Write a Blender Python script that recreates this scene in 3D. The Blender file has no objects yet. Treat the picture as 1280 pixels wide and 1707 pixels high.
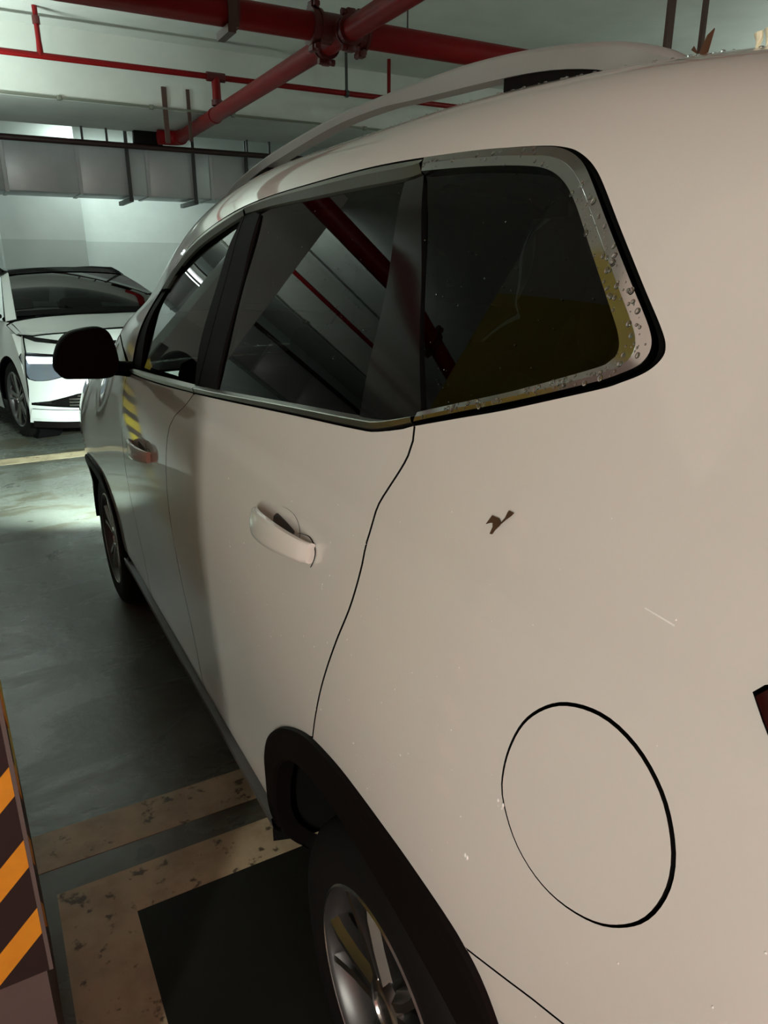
import bpy, bmesh, math, random
import numpy as np
from mathutils import Vector, Matrix
from mathutils.geometry import delaunay_2d_cdt
random.seed(7)
SC = bpy.context.scene
COL = SC.collection
# ------------------------------------------------------------------ camera
CAM_H = 1.40
FLOOR = -0.06
f_px, hor, vpx = 1203.0, 446.0, -65.0
pitch = math.atan((853.5 - hor) / f_px)
yaw = math.atan((640 - vpx) * math.cos(pitch) / f_px)
cd = bpy.data.cameras.new('camera'); cam = bpy.data.objects.new('camera', cd); COL.objects.link(cam)
cam.location = (0, 0, CAM_H)
cam.rotation_euler = (math.pi / 2 - pitch, 0, -yaw)
cd.sensor_fit = 'VERTICAL'; cd.sensor_height = 36.0; cd.lens = 36.0 * f_px / 1707.0
cd.clip_start = 0.02; cd.clip_end = 100
SC.camera = cam
# ------------------------------------------------------------------ world, lights, exposure
wd = bpy.data.worlds.new('world'); SC.world = wd; wd.use_nodes = True
wd.node_tree.nodes['Background'].inputs[0].default_value = (.55, .65, .6, 1)
wd.node_tree.nodes['Background'].inputs[1].default_value = 0.02
vs = SC.view_settings
vs.view_transform = 'Standard'; vs.look = 'None'; vs.gamma = 1.0; vs.use_curve_mapping = False
vs.exposure = 0.0
HEADLAMP_W = 430.0; TAIL_W = 95.0; WALL_W = 126.0; BATTEN_FAR_W = 60.0


def light(name, kind, loc, power, color, target=None, **kw):
    l = bpy.data.lights.new(name, kind); l.energy = power; l.color = color
    o = bpy.data.objects.new(name, l); COL.objects.link(o); o.location = loc
    for k, v in kw.items():
        setattr(l, k, v)
    if target is not None:
        d = Vector(target) - Vector(loc); o.rotation_euler = d.to_track_quat('-Z', 'Y').to_euler()
    return o


# low-beam headlamps of the white car in front of the camera
for hx in (.66, 1.88):
    light('headlamp_beam', 'SPOT', (hx, 4.17, .70), HEADLAMP_W, (.80, 1.0, .93), (hx + .02, 6.17, -.75),
          spot_size=math.radians(96), spot_blend=.75, shadow_soft_size=.05)
# its weak red tail glow, plus a low red light added for pink bounce
for tx, tz, pw in ((.70, .52, TAIL_W), (1.27, 1.07, TAIL_W * .1)):
    light('rear_red_glow', 'AREA', (tx, -.26, tz), pw, (1.0, .06, .05), (tx - 1.0 if tx < 1 else tx, -2.3, .35), size=.2)
# hung batten tubes with added ceiling uplights (their housings are built below)
BATTENS = [((2.0, 11.6, 3.40), 0, 42, 6, (.80, 1.0, .93)), ((-.38, 7.35, 2.30), 0, 5, 72, (.84, 1.0, .93)),
           ((9.0, 3.6, 2.5), 1, 40, 230, (.84, 1.0, .92)), ((-1.2, 11.6, 3.40), 0, 42, 6, (.80, 1.0, .93)), ((7.4, 1.5, 3.12), 1, 10, 10, (.84, 1.0, .95))]  # far-right lamp added unseen to lift the ceiling on that side
# added warm light on the wall behind, unseen, shaped to light the car's side
light('wall_fill_light', 'AREA', (-2.3, -2.17, 1.70), WALL_W, (1.0, .995, .875), (-.2, 1.2, 1.70), shape='RECTANGLE', size=.34, size_y=2.0)
for loc, ax, pw, up, c in BATTENS:
    l = light('batten_and_fill_light', 'AREA', (loc[0], loc[1], loc[2] + .07), up, c, shape='RECTANGLE', size=1.15, size_y=.05)  # upward half added to brighten the ceiling
    l.rotation_euler = (math.pi, 0, math.pi / 2 if ax else 0)
    l = light('batten_and_fill_light', 'AREA', (loc[0], loc[1], loc[2] - .06), pw, c, shape='RECTANGLE', size=1.15, size_y=.05)
    l.rotation_euler = (0, 0, math.pi / 2 if ax else 0)


# ------------------------------------------------------------------ materials
def nodes(name):
    m = bpy.data.materials.new(name); m.use_nodes = True
    return m, m.node_tree, m.node_tree.nodes['Principled BSDF']


def pbr(name, col, rough=.5, metal=0., coat=0., coat_rough=.05, noise=None, bump=None, spec=None, emit=None, estr=0.):
    m, t, b = nodes(name)
    b.inputs['Base Color'].default_value = (*col, 1); b.inputs['Roughness'].default_value = rough
    b.inputs['Metallic'].default_value = metal
    b.inputs['Coat Weight'].default_value = coat; b.inputs['Coat Roughness'].default_value = coat_rough
    if spec is not None:
        b.inputs['Specular IOR Level'].default_value = spec
    if emit:
        b.inputs['Emission Color'].default_value = (*emit, 1); b.inputs['Emission Strength'].default_value = estr
    if noise:
        sc, amt, col2 = noise
        tc = t.nodes.new('ShaderNodeTexCoord'); n = t.nodes.new('ShaderNodeTexNoise')
        n.inputs['Scale'].default_value = sc; n.inputs['Detail'].default_value = 6; n.inputs['Roughness'].default_value = .6
        r = t.nodes.new('ShaderNodeValToRGB'); r.color_ramp.elements[0].position = .5 - amt; r.color_ramp.elements[1].position = .5 + amt
        r.color_ramp.elements[0].color = (*col, 1); r.color_ramp.elements[1].color = (*col2, 1)
        t.links.new(tc.outputs['Object'], n.inputs['Vector']); t.links.new(n.outputs['Fac'], r.inputs[0])
        t.links.new(r.outputs[0], b.inputs['Base Color'])
    if bump:
        sc, st = bump
        tc = t.nodes.new('ShaderNodeTexCoord'); n = t.nodes.new('ShaderNodeTexNoise')
        n.inputs['Scale'].default_value = sc; n.inputs['Detail'].default_value = 5
        bp = t.nodes.new('ShaderNodeBump'); bp.inputs['Strength'].default_value = st; bp.inputs['Distance'].default_value = .01
        t.links.new(tc.outputs['Object'], n.inputs['Vector']); t.links.new(n.outputs['Fac'], bp.inputs['Height'])
        t.links.new(bp.outputs[0], b.inputs['Normal'])
    return m


def glass(name, tint, refl_rough=.0, ior=1.52):
    m = bpy.data.materials.new(name); m.use_nodes = True; t = m.node_tree; t.nodes.clear()
    o = t.nodes.new('ShaderNodeOutputMaterial'); mx = t.nodes.new('ShaderNodeMixShader'); fr = t.nodes.new('ShaderNodeFresnel')
    fr.inputs[0].default_value = ior
    tr = t.nodes.new('ShaderNodeBsdfTransparent'); tr.inputs[0].default_value = (*tint, 1)
    g = t.nodes.new('ShaderNodeBsdfGlossy'); g.inputs['Roughness'].default_value = refl_rough
    t.links.new(fr.outputs[0], mx.inputs[0]); t.links.new(tr.outputs[0], mx.inputs[1]); t.links.new(g.outputs[0], mx.inputs[2])
    t.links.new(mx.outputs[0], o.inputs[0])
    return m


M = dict(
    paint=pbr('white_car_paint', (.66, .64, .60), .38, coat=1.0, coat_rough=.04, noise=(1.6, .3, (.62, .60, .56))),
    paint2=pbr('white_pearl_paint', (.70, .73, .70), .35, coat=1.0),
    chrome=pbr('satin_chrome', (.62, .62, .60), .12, 1.0),
    chrome_dark=pbr('dark_chrome', (.44, .44, .40), .30, 1.0, bump=(90, .05)),
    alu=pbr('satin_aluminium', (.47, .48, .47), .45, .6),
    strip=pbr('grey_sill_strip', (.10, .095, .09), .5, .4),
    black=pbr('black_plastic', (.0045, .0032, .0032), .6, spec=.10),
    blackgloss=pbr('gloss_black', (.006, .0055, .0055), .08),
    void=pbr('dark_cavity', (.004, .004, .004), .9, spec=.1),
    rubber=pbr('tyre_rubber', (.005, .0042, .0042), .75, spec=.2),
    rim=pbr('machined_alloy', (.55, .54, .53), .25, 1.0),
    rimdark=pbr('dark_alloy', (.08, .08, .08), .35, .7),
    glass=glass('tinted_glass', (.10, .10, .10)),
    glassf=glass('front_door_glass', (.26, .29, .27)),
    glassw=glass('windscreen_glass', (.06, .07, .07), ior=1.11),
    mirror=pbr('mirror_glass', (.30, .30, .30), .02, 1.0),
    redlens=pbr('red_tail_lens', (.022, .002, .002), .08, coat=1.0),
    redlit=pbr('lit_red_lens', (.3, .01, .01), .2, emit=(1, .05, .04), estr=3.0),
    lamp=pbr('lit_headlamp', (.8, .85, .85), .2, emit=(.85, 1, .97), estr=3.0),
    lampglass=pbr('lamp_housing', (.30, .34, .42), .08, .6, coat=1.0),
    seat=pbr('dark_seat_fabric', (.014, .013, .013), .8),
    redpipe=pbr('red_fire_pipe', (.20, .004, .005), .42, spec=.2, noise=(5, .25, (.155, .0035, .004))),
    redclamp=pbr('dark_red_casting', (.085, .006, .006), .45),
    darkpipe=pbr('dark_maroon_pipe', (.022, .006, .006), .5),
    steel=pbr('painted_steel_bracket', (.09, .05, .04), .5, .3),
    steelgrey=pbr('dark_grey_steel', (.055, .058, .056), .5, .5),
    duct=pbr('galvanised_sheet', (.46, .48, .49), .38, .25, noise=(7, .3, (.40, .42, .44)), bump=(14, .10)),
    conduit=pbr('grey_conduit', (.20, .21, .17), .5, .4),
    wallp=None, lampbody=pbr('white_lamp_housing', (.7, .7, .68), .5),
    tube=pbr('lit_tube', (.9, .9, .9), .5, emit=(.92, 1, 1), estr=6.0),
    yellow=pbr('yellow_guard_stripe', (.62, .26, .010), .55, noise=(40, .3, (.50, .20, .01))),
    yellowb=pbr('bright_yellow_stripe', (.75, .58, .02), .5),
    guardblack=pbr('black_guard_rubber', (.009, .003, .003), .6),
    guardedge=pbr('pale_guard_edge', (.09, .075, .07), .6),
    line=None, floor=None,
    leaf=pbr('dry_brown_leaf', (.075, .036, .012), .7, noise=(60, .3, (.04, .020, .008))),
    scratch_glint=pbr('bare_scratch_and_glint', (.85, .85, .83), .5),
    petal=pbr('pale_petal', (.75, .72, .52), .6),
    water=None,
)


def mix_rgb(t, fac, a, b):
    n = t.nodes.new('ShaderNodeMix'); n.data_type = 'RGBA'
    for k, v in ((0, fac), (6, a), (7, b)):
        if hasattr(v, 'is_linked') or hasattr(v, 'links'):
            t.links.new(v, n.inputs[k])
        else:
            n.inputs[k].default_value = v
    return n.outputs[2]


def noise_ramp(t, vec, scale, p0, p1, detail=6, rough=.6, dist=0.):
    n = t.nodes.new('ShaderNodeTexNoise'); n.inputs['Scale'].default_value = scale; n.inputs['Detail'].default_value = detail
    n.inputs['Roughness'].default_value = rough; n.inputs['Distortion'].default_value = dist
    t.links.new(vec, n.inputs['Vector'])
    r = t.nodes.new('ShaderNodeMapRange'); r.inputs[1].default_value = p0; r.inputs[2].default_value = p1
    t.links.new(n.outputs['Fac'], r.inputs[0])
    return r.outputs[0], n.outputs['Fac']


def floor_mat():
    m, t, b = nodes('wet_epoxy_floor')
    tc = t.nodes.new('ShaderNodeTexCoord'); v = tc.outputs['Object']
    big, _ = noise_ramp(t, v, .55, .42, .62, 5)
    mp = t.nodes.new('ShaderNodeMapping'); mp.inputs['Scale'].default_value = (1.0, 2.6, 1); t.links.new(v, mp.inputs[0])
    stain, _ = noise_ramp(t, mp.outputs[0], 1.35, .52, .585, 8, .62, .6)
    spots, _ = noise_ramp(t, v, 7.0, .64, .68, 3)
    fine, _ = noise_ramp(t, v, 38, .3, .8, 4)
    c = mix_rgb(t, big, (.135, .143, .122, 1), (.078, .084, .068, 1))
    c = mix_rgb(t, stain, c, (.07, .064, .042, 1))
    c = mix_rgb(t, spots, c, (.06, .058, .05, 1))
    f2 = t.nodes.new('ShaderNodeMath'); f2.operation = 'MULTIPLY'; f2.inputs[1].default_value = .25; t.links.new(fine, f2.inputs[0])
    c = mix_rgb(t, f2.outputs[0], c, (.16, .16, .14, 1))
    t.links.new(c, b.inputs['Base Color'])
    rr = t.nodes.new('ShaderNodeMapRange'); rr.inputs[3].default_value = .27; rr.inputs[4].default_value = .33
    t.links.new(stain, rr.inputs[0]); t.links.new(rr.outputs[0], b.inputs['Roughness'])
    bp = t.nodes.new('ShaderNodeBump'); bp.inputs['Strength'].default_value = .35; bp.inputs['Distance'].default_value = .006
    _, h = noise_ramp(t, v, 9, 0, 1, 5); t.links.new(h, bp.inputs['Height']); t.links.new(bp.outputs[0], b.inputs['Normal'])
    return m


def line_mat(name, c1, c2):
    m, t, b = nodes(name)
    tc = t.nodes.new('ShaderNodeTexCoord'); v = tc.outputs['Object']
    a, _ = noise_ramp(t, v, 9, .40, .68, 7); d, _ = noise_ramp(t, v, 26, .60, .68, 3)
    c = mix_rgb(t, a, c1, c2); c = mix_rgb(t, d, c, (.10, .075, .045, 1))
    t.links.new(c, b.inputs['Base Color']); b.inputs['Roughness'].default_value = .5
    return m


def wall_mat(name, c_low, c_high, zsplit, var=.06, rough=.7, skirt=None):
    """painted wall: dado colour below zsplit (world height), upper colour above"""
    m, t, b = nodes(name)
    g = t.nodes.new('ShaderNodeNewGeometry'); sp = t.nodes.new('ShaderNodeSeparateXYZ'); t.links.new(g.outputs['Position'], sp.inputs[0])
    st = t.nodes.new('ShaderNodeMath'); st.operation = 'GREATER_THAN'; st.inputs[1].default_value = zsplit; t.links.new(sp.outputs[2], st.inputs[0])
    c = mix_rgb(t, st.outputs[0], (*c_low, 1), (*c_high, 1))
    if skirt:
        s2 = t.nodes.new('ShaderNodeMath'); s2.operation = 'GREATER_THAN'; s2.inputs[1].default_value = skirt[0]; t.links.new(sp.outputs[2], s2.inputs[0])
        c = mix_rgb(t, s2.outputs[0], (*skirt[1], 1), c)
    n, _ = noise_ramp(t, g.outputs['Position'], 1.7, .35, .75, 6)
    f2 = t.nodes.new('ShaderNodeMath'); f2.operation = 'MULTIPLY'; f2.inputs[1].default_value = var * 4; t.links.new(n, f2.inputs[0])
    c = mix_rgb(t, f2.outputs[0], c, (.30, .30, .27, 1))
    t.links.new(c, b.inputs['Base Color']); b.inputs['Roughness'].default_value = rough
    return m


def water_mat():
    m, t, b = nodes('water_drop')
    b.inputs['Base Color'].default_value = (.95, .97, .97, 1); b.inputs['Roughness'].default_value = .02
    b.inputs['Transmission Weight'].default_value = 1.0; b.inputs['IOR'].default_value = 1.33
    return m


M['floor'] = floor_mat()
M['line'] = line_mat('worn_cream_line', (.50, .41, .26, 1), (.34, .26, .16, 1))
M['bay'] = pbr('dark_green_bay_floor', (.012, .013, .009), .6, spec=.25, noise=(5, .3, (.007, .006, .004)))
M['wall'] = wall_mat('white_wall_paint', (.56, .59, .57), (.72, .75, .73), 1.78)
M['ceil'] = wall_mat('ceiling_paint', (.60, .62, .58), (.60, .62, .58), -9, .07, .8)
M['colm'] = wall_mat('column_paint', (.44, .46, .44), (.56, .58, .56), 1.78)
M['coly'] = wall_mat('column_yellow_paint', (.62, .52, .10), (.72, .73, .70), 1.83, .03, skirt=(.44, (.055, .034, .032)))
M['colg'] = wall_mat('column_grey_paint', (.055, .034, .032), (.56, .57, .54), 1.83, .03)
M['water'] = water_mat()


# ------------------------------------------------------------------ object helpers
def new_obj(name, me, mat=None, parent=None):
    o = bpy.data.objects.new(name, me); COL.objects.link(o)
    if mat is not None and me is not None:
        me.materials.append(mat)
    if parent is not None:
        o.parent = parent
    return o


def thing(name, label, cat, loc=(0, 0, 0), group=None, rotz=0.):
    o = bpy.data.objects.new(name, None); COL.objects.link(o); o.location = loc; o.rotation_euler = (0, 0, rotz)
    o.empty_display_size = .1
    o['label'] = label; o['category'] = cat
    if group:
        o['group'] = group
    return o


def tag(o, label, cat, group=None):
    o['label'] = label; o['category'] = cat
    if group:
        o['group'] = group
    return o


def struct(o):
    o['kind'] = 'structure'; return o


def mesh_from(name, V, F, smooth=True, normals=None):
    me = bpy.data.meshes.new(name); me.from_pydata([tuple(map(float, v)) for v in V], [], F)
    me.validate()
    if smooth:
        me.polygons.foreach_set('use_smooth', [True] * len(me.polygons))
    if normals is not None and len(me.vertices) == len(normals):
        me.normals_split_custom_set_from_vertices([tuple(map(float, n)) for n in normals])
    me.update()
    return me


class MB:
    """collects simple solids into one bmesh"""
    def __init__(s): s.bm = bmesh.new()

    def box(s, x0, x1, y0, y1, z0, z1, bev=0.):
        r = bmesh.ops.create_cube(s.bm, size=1)
        bmesh.ops.transform(s.bm, matrix=Matrix.Translation(((x0 + x1) / 2, (y0 + y1) / 2, (z0 + z1) / 2)) @ Matrix.Diagonal((x1 - x0, y1 - y0, z1 - z0, 1)), verts=r['verts'])
        if bev:
            e = list({e for v in r['verts'] for e in v.link_edges})
            bmesh.ops.bevel(s.bm, geom=e, offset=bev, segments=2, affect='EDGES', profile=.5)
        return s

    def cyl(s, p, q, r, r2=None, n=16, cap=True):
        p = Vector(p); q = Vector(q); d = q - p
        m = Matrix.Translation((p + q) / 2) @ d.to_track_quat('Z', 'Y').to_matrix().to_4x4()
        bmesh.ops.create_cone(s.bm, cap_ends=cap, segments=n, radius1=r, radius2=r if r2 is None else r2, depth=d.length, matrix=m)
        return s

    def tube(s, pts, r, n=12, cap=True):
        pts = [Vector(p) for p in pts]; rings = []
        up = Vector((0, 0, 1))
        for i, p in enumerate(pts):
            d = (pts[min(i + 1, len(pts) - 1)] - pts[max(i - 1, 0)]).normalized()
            a = d.cross(up)
            if a.length < 1e-3: a = d.cross(Vector((0, 1, 0)))
            a.normalize(); b = a.cross(d)
            rr = r[i] if isinstance(r, (list, tuple)) else r
            rings.append([s.bm.verts.new(p + a * rr * math.cos(2 * math.pi * k / n) + b * rr * math.sin(2 * math.pi * k / n)) for k in range(n)])
        for A, B in zip(rings, rings[1:]):
            for k in range(n):
                s.bm.faces.new((A[k], A[(k + 1) % n], B[(k + 1) % n], B[k]))
        if cap:
            s.bm.faces.new(rings[0][::-1]); s.bm.faces.new(rings[-1])
        return s

    def lathe(s, prof, c, axis='X', n=48):
        """prof: list of (radius, along)"""
        c = Vector(c); rings = []
        for r, a in prof:
            ring = []
            for k in range(n):
                t = 2 * math.pi * k / n
                ring.append(s.bm.verts.new(c + (Vector((a, r * math.cos(t), r * math.sin(t))) if axis == 'X' else Vector((r * math.cos(t), a, r * math.sin(t))))))
            rings.append(ring)
        for A, B in zip(rings, rings[1:]):
            for k in range(n):
                s.bm.faces.new((A[k], A[(k + 1) % n], B[(k + 1) % n], B[k]))
        return s

    def prism(s, pts, d):
        """polygon pts (3d) extruded by vector d"""
        a = [s.bm.verts.new(p) for p in pts]; b = [s.bm.verts.new(Vector(p) + Vector(d)) for p in pts]
        s.bm.faces.new(a); s.bm.faces.new(b[::-1])
        for i in range(len(a)):
            j = (i + 1) % len(a); s.bm.faces.new((a[j], a[i], b[i], b[j]))
        return s

    def build(s, name, mat, parent=None, smooth=30):
        bmesh.ops.recalc_face_normals(s.bm, faces=s.bm.faces)
        me = bpy.data.meshes.new(name); s.bm.to_mesh(me); s.bm.free()
        if smooth:
            me.polygons.foreach_set('use_smooth', [True] * len(me.polygons))
            me.set_sharp_from_angle(angle=math.radians(smooth))
        return new_obj(name, me, mat, parent)


# ------------------------------------------------------------------ structure
struct(MB().box(-7, 10, -3.2, 13, FLOOR - .2, FLOOR).build('floor', M['floor'], smooth=0))
floor_o = bpy.data.objects['floor']
struct(MB().box(-7, 10, -3.2, 13, 3.55, 3.75).build('ceiling', M['ceil'], smooth=0))
struct(MB().box(-7, 10, 12.6, 12.8, FLOOR, 3.55).build('wall_back', M['wall'], smooth=0))
struct(MB().box(-7, 10, -3.2, -2.3, FLOOR, 3.55).build('wall_rear', M['wall'], smooth=0))
struct(MB().box(-7.0, -6.8, -2.3, 12.6, FLOOR, 3.55).build('wall_left', M['wall'], smooth=0))
struct(MB().box(9.8, 10.0, -2.3, 12.6, FLOOR, 3.55).build('wall_right', M['wall'], smooth=0))
struct(MB().box(-6.8, 9.8, 8.41, 9.85, 2.935, 3.55).build('trim_1', M['ceil'], smooth=0))       # concrete ceiling beam
struct(MB().box(-6.8, 9.8, -.6, .05, 2.98, 3.55).build('trim_2', M['ceil'], smooth=0))
# painted bay lines: thin coats of paint lying on the floor
for n, (x0, x1, y0, y1) in enumerate([(-.075, 2.6, 1.683, 1.829), (-.034, 2.6, 1.449, 1.593), (-.034, .129, -2.0, 1.449), (-3.2, 6.0, 6.20, 6.40)]):
    o = MB().box(x0, x1, y0, y1, FLOOR - .002, FLOOR + .0012).build('bay_line', M['line'], floor_o, 0)

MB().box(.129, 2.6, -2.0, 1.449, FLOOR - .002, FLOOR + .0008).build('bay_surface', M['bay'], floor_o, 0)  # floor inside the bay lines in a darker green-black
# far column in front of the back wall
c = struct(MB().box(.55, 1.665, 12.0, 12.6, FLOOR, 3.55, .01).build('trim_3', M['colm'], smooth=0))

# striped column beside the camera, yellow dado towards the car
CY = .92
col = struct(MB().box(-.66, 0, 0, .56, 0, 3.61).build('trim_4', M['colg'], smooth=0)); col.location = (-.050, CY, FLOOR); col.rotation_euler = (0, 0, math.radians(1.0))
col.data.materials.append(M['coly'])
for p_ in col.data.polygons:
    p_.material_index = 1 if p_.normal.x > .5 else 0
guard = thing('corner_guard', 'black rubber corner guard with yellow slanted stripes on the column beside the car', 'corner guard', (-.050, CY, 0))
gb = MB(); gb.box(-.064, .008, -.008, 0, .44, 1.30); gb.box(0, .008, 0, .056, .44, 1.30)
gb.build('guard_body', M['guardblack'], guard, 0)
MB().box(.004, .0092, -.0092, -.004, .44, 1.30).build('pale_edge', M['guardedge'], guard, 0)  # corner strip in a lighter grey than the guard body
for k in range(7):
    z = .511 + .1175 * k     # foot of the stripe at the outer edge
    if z + .045 > 1.29: break
    MB().prism([(-.062, -.0082, max(.442, z - .066)), (.0038, -.0082, z), (.0038, -.0082, z + .045), (-.062, -.0082, max(.445, z - .021))], (0, -.001, 0)).build('yellow_stripe', M['yellow'], guard, 0)
    MB().prism([(.0082, .0, z), (.0082, .055, z - .055), (.0082, .055, z - .01), (.0082, .0, z + .045)], (.001, 0, 0)).build('yellow_stripe', M['yellow'], guard, 0)
# a second column down the aisle, left of the frame: its yellow dado shows in the car's windows and paint
c2 = struct(MB().box(-1.05, -.45, 6.2, 6.8, FLOOR, 3.55, .01).build('trim_5', M['colm'], smooth=0))
g2 = thing('corner_guard', 'black and yellow striped corner guard on the column down the aisle', 'corner guard', (-.45, 6.2, FLOOR))
b = MB(); b.box(-.10, .008, -.008, 0, .05, 1.55); b.box(0, .008, 0, .10, .05, 1.55); b.build('guard_body', M['guardblack'], g2, 0)
for k in range(6):
    z = .16 + .22 * k
    MB().prism([(-.098, -.0082, z - .06), (.006, -.0082, z), (.006, -.0082, z + .13), (-.098, -.0082, z + .07)], (0, -.001, 0)).build('yellow_stripe', M['yellowb'], g2, 0)
    MB().prism([(.0082, .0, z), (.0082, .098, z - .06), (.0082, .098, z + .07), (.0082, .0, z + .13)], (.001, 0, 0)).build('yellow_stripe', M['yellowb'], g2, 0)


# ------------------------------------------------------------------ pipes, duct, brackets
def coupling(parent, c, axis, r):
    """grooved pipe coupling: ring with two bolt lugs"""
    a = Vector((1, 0, 0)) if axis == 'X' else Vector((0, 1, 0)); c = Vector(c)
    b = MB(); w = .035
    for s0, s1, rr in ((-w, -w * .55, r * 1.32), (-w * .55, w * .55, r * 1.22), (w * .55, w, r * 1.32)):
        b.cyl(c + a * s0, c + a * s1, rr, n=24)
    o = b.build('pipe_coupling', M['redclamp'], parent)
    side = Vector((0, 1, 0)) if axis == 'X' else Vector((1, 0, 0))
    for s in (-1, 1):
        h = MB(); p = c + Vector((0, 0, s * (r * 1.45)))
        h.box(p.x - .03, p.x + .03, p.y - .03, p.y + .03, p.z - .022, p.z + .022, .006)
        h.cyl(p - side * .055, p + side * .055, .013, n=8); h.cyl(p - side * .06, p - side * .035, .022, n=6); h.cyl(p + side * .035, p + side * .06, .022, n=6)
        h.build('bolt_lug', M['redclamp'], o)
    return o


MZ, MY = 2.895, 5.03
BRX = lambda y: 2.37 + .0135 * y          # plan line of the branch
dz_pipe = 2.850
mp = thing('fire_main_pipe', 'thick red fire main across the ceiling with its crossing branch running away', 'pipe', (0, MY, MZ))
MB().cyl((-6.7, 0, 0), (9.7, 0, 0), .082, n=32).build('main_pipe', M['redpipe'], mp)
bx = lambda y: (BRX(y), y - MY, dz_pipe - MZ)
DX = BRX(MY)
for dx in (-.17, .17):
    coupling(mp, (DX + dx, 0, 0), 'X', .082)
coupling(mp, (-2.0, 0, 0), 'X', .082)
MB().cyl(bx(-.0 + .12), bx(9.42), .068, n=32).build('branch_pipe', M['redpipe'], mp)
ex = BRX(9.42)
MB().tube([(ex, 9.40 - MY, dz_pipe - MZ)] + [(ex - .11 + .11 * math.cos(t), 9.42 - MY + .11 * math.sin(t), dz_pipe - MZ) for t in np.linspace(0, 1.57, 7)] + [(ex - .24, 9.53 - MY, dz_pipe - MZ)], .080, 24).build('pipe_elbow', M['redpipe'], mp)
for yy in (MY - .19, MY + .19):
    coupling(mp, bx(yy), 'Y', .068)
MB().cyl(bx(7.95), bx(8.01), .075, n=24).build('pipe_collar', M['redpipe'], mp)
xb = MB().cyl((-.13, 0, 0), (.13, 0, 0), .092, n=28); xb.cyl((0, -.14, -.03), (0, .14, -.03), .078, n=28)
xo = xb.build('cross_fitting', M['redclamp'], mp); xo.location = (DX, 0, 0)

SY, SZ = 7.87, 3.17
sp_ = thing('sprinkler_pipe', 'thin red sprinkler pipe in front of the concrete beam', 'pipe', (0, SY, SZ))
MB().cyl((-6.7, 0, 0), (9.7, 0, 0), .027, n=16).build('pipe', M['redpipe'], sp_)
MB().tube([(.905, 0, 0), (.905, 0, .12), (.905, 0, .30), (.905, 0, .38)], [.03, .022, .022, .022], 12).build('riser', M['redpipe'], sp_)
MB().cyl((.905, 0, .24), (.905, 0, .30), .032, n=12).build('riser_socket', M['redclamp'], sp_)
MB().cyl((4.43, 0, 0), (4.43, 0, .38), .020, n=12).build('riser', M['redpipe'], sp_)
DX = BRX(SY)
MB().cyl((DX, 0, 0), (DX, 0, dz_pipe - SZ + .072), .042, n=20).build('drop_pipe', M['redpipe'], sp_)
MB().cyl((DX - .09, 0, 0), (DX + .09, 0, 0), .042, n=20).build('tee_fitting', M['redclamp'], sp_)
MB().cyl((DX, 0, dz_pipe - SZ + .072), (DX, 0, dz_pipe - SZ + .12), .054, n=20).build('drop_coupling', M['redclamp'], sp_)
hb = MB().box(-.015, .015, -.003, .003, -.04, .38); hb.cyl((-.02, -.0, 0), (.02, 0, 0), .034, n=14)
ho = hb.build('pipe_hanger', M['steelgrey'], sp_); ho.location = (3.91, 0, 0)

cn = thing('electrical_conduit', 'thin grey conduit along the lower edge of the beam', 'conduit', (0, 8.39, 2.948))
MB().cyl((-6.7, 0, 0), (9.7, 0, 0), .012, n=10).build('tube', M['conduit'], cn)
for cx_ in (-2.2, 1.08, 1.95, 2.81, 4.4, 5.6):
    MB().box(cx_ - .02, cx_ + .02, -.018, .03, -.02, .02, .004).build('clip', M['conduit'], cn)

BY, BZ = 9.76, 2.765
bp_ = thing('service_pipe', 'thin nearly black pipe running in front of the top of the metal duct', 'pipe', (0, BY, BZ))
MB().cyl((-6.7, 0, 0), (9.7, 0, 0), .033, n=14).build('pipe', M['darkpipe'], bp_)
for px_ in (.24, 1.45, 1.72, 3.42, 3.72, 4.1):
    MB().box(px_ - .012, px_ + .012, -.01, .01, .0, .17).build('pipe_hanger', M['steelgrey'], bp_)
jb = MB().box(2.02, 2.36, -.05, .05, .03, .168, .008).build('junction_box', M['black'], bp_)

dt = thing('air_duct', 'galvanised sheet metal air duct along the back wall', 'duct', (0, 10.0, 2.24))
for k in range(-9, 11):
    x0 = k * .80 + .62
    o = MB().box(x0, x0 + .77, 0, .62, 0, .53, .012).build('duct_section', M['duct'], dt)
    MB().box(x0 + .765, x0 + .805, -.010, .630, -.010, .540).build('flange', M['duct'], dt)
for k, hx in enumerate((1.97, 2.775, 3.47)):
    h = thing('duct_hanger', ['angle iron hanger under the duct with a bent foot, above the parked white car', 'angle iron hanger under the duct just beside the end of the red pipe', 'angle iron hanger under the duct half hidden by the roof rail'][k], 'hanger', (hx, 9.965, 2.20), group='duct hangers')
    MB().box(-.02, .02, -.012, .012, -.01, 1.35).build('drop_rod', M['steelgrey'], h, 0)
    MB().box(-.025, .025, -.01, .72, -.03, .018).build('cross_angle', M['steelgrey'], h, 0)
# flat hanger straps
for k, (hx, hy, zb, w, lab) in enumerate([(2.09, 8.402, 2.63, .024, 'flat steel strap hanging beside the far end of the red pipe'), (2.335, 8.402, 2.66, .017, 'thinner steel strap hanging behind the red branch pipe')]):
    tag(MB().box(hx - w, hx + w, hy - .012, hy + .008, zb, 3.145).build('hanger_strap', M['steel'], None, 0), lab, 'strap')
hg = thing('trapeze_hanger', 'pair of brown steel hanger straps above the car roof', 'hanger', (3.53, 3.2, 2.46))
MB().box(-.024, .024, -.01, .01, 0, 1.09).build('strap', M['steel'], hg, 0)
MB().box(.25, .275, -.012, .012, 0, 1.09).build('strap', M['steel'], hg, 0)
MB().box(-.08, .33, -.02, .02, -.03, .0).build('cross_bar', M['steel'], hg, 0)
bk = thing('pipe_bracket', 'angle steel clamp bracket gripping the thick red main', 'bracket', (1.69, MY, MZ))
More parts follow.
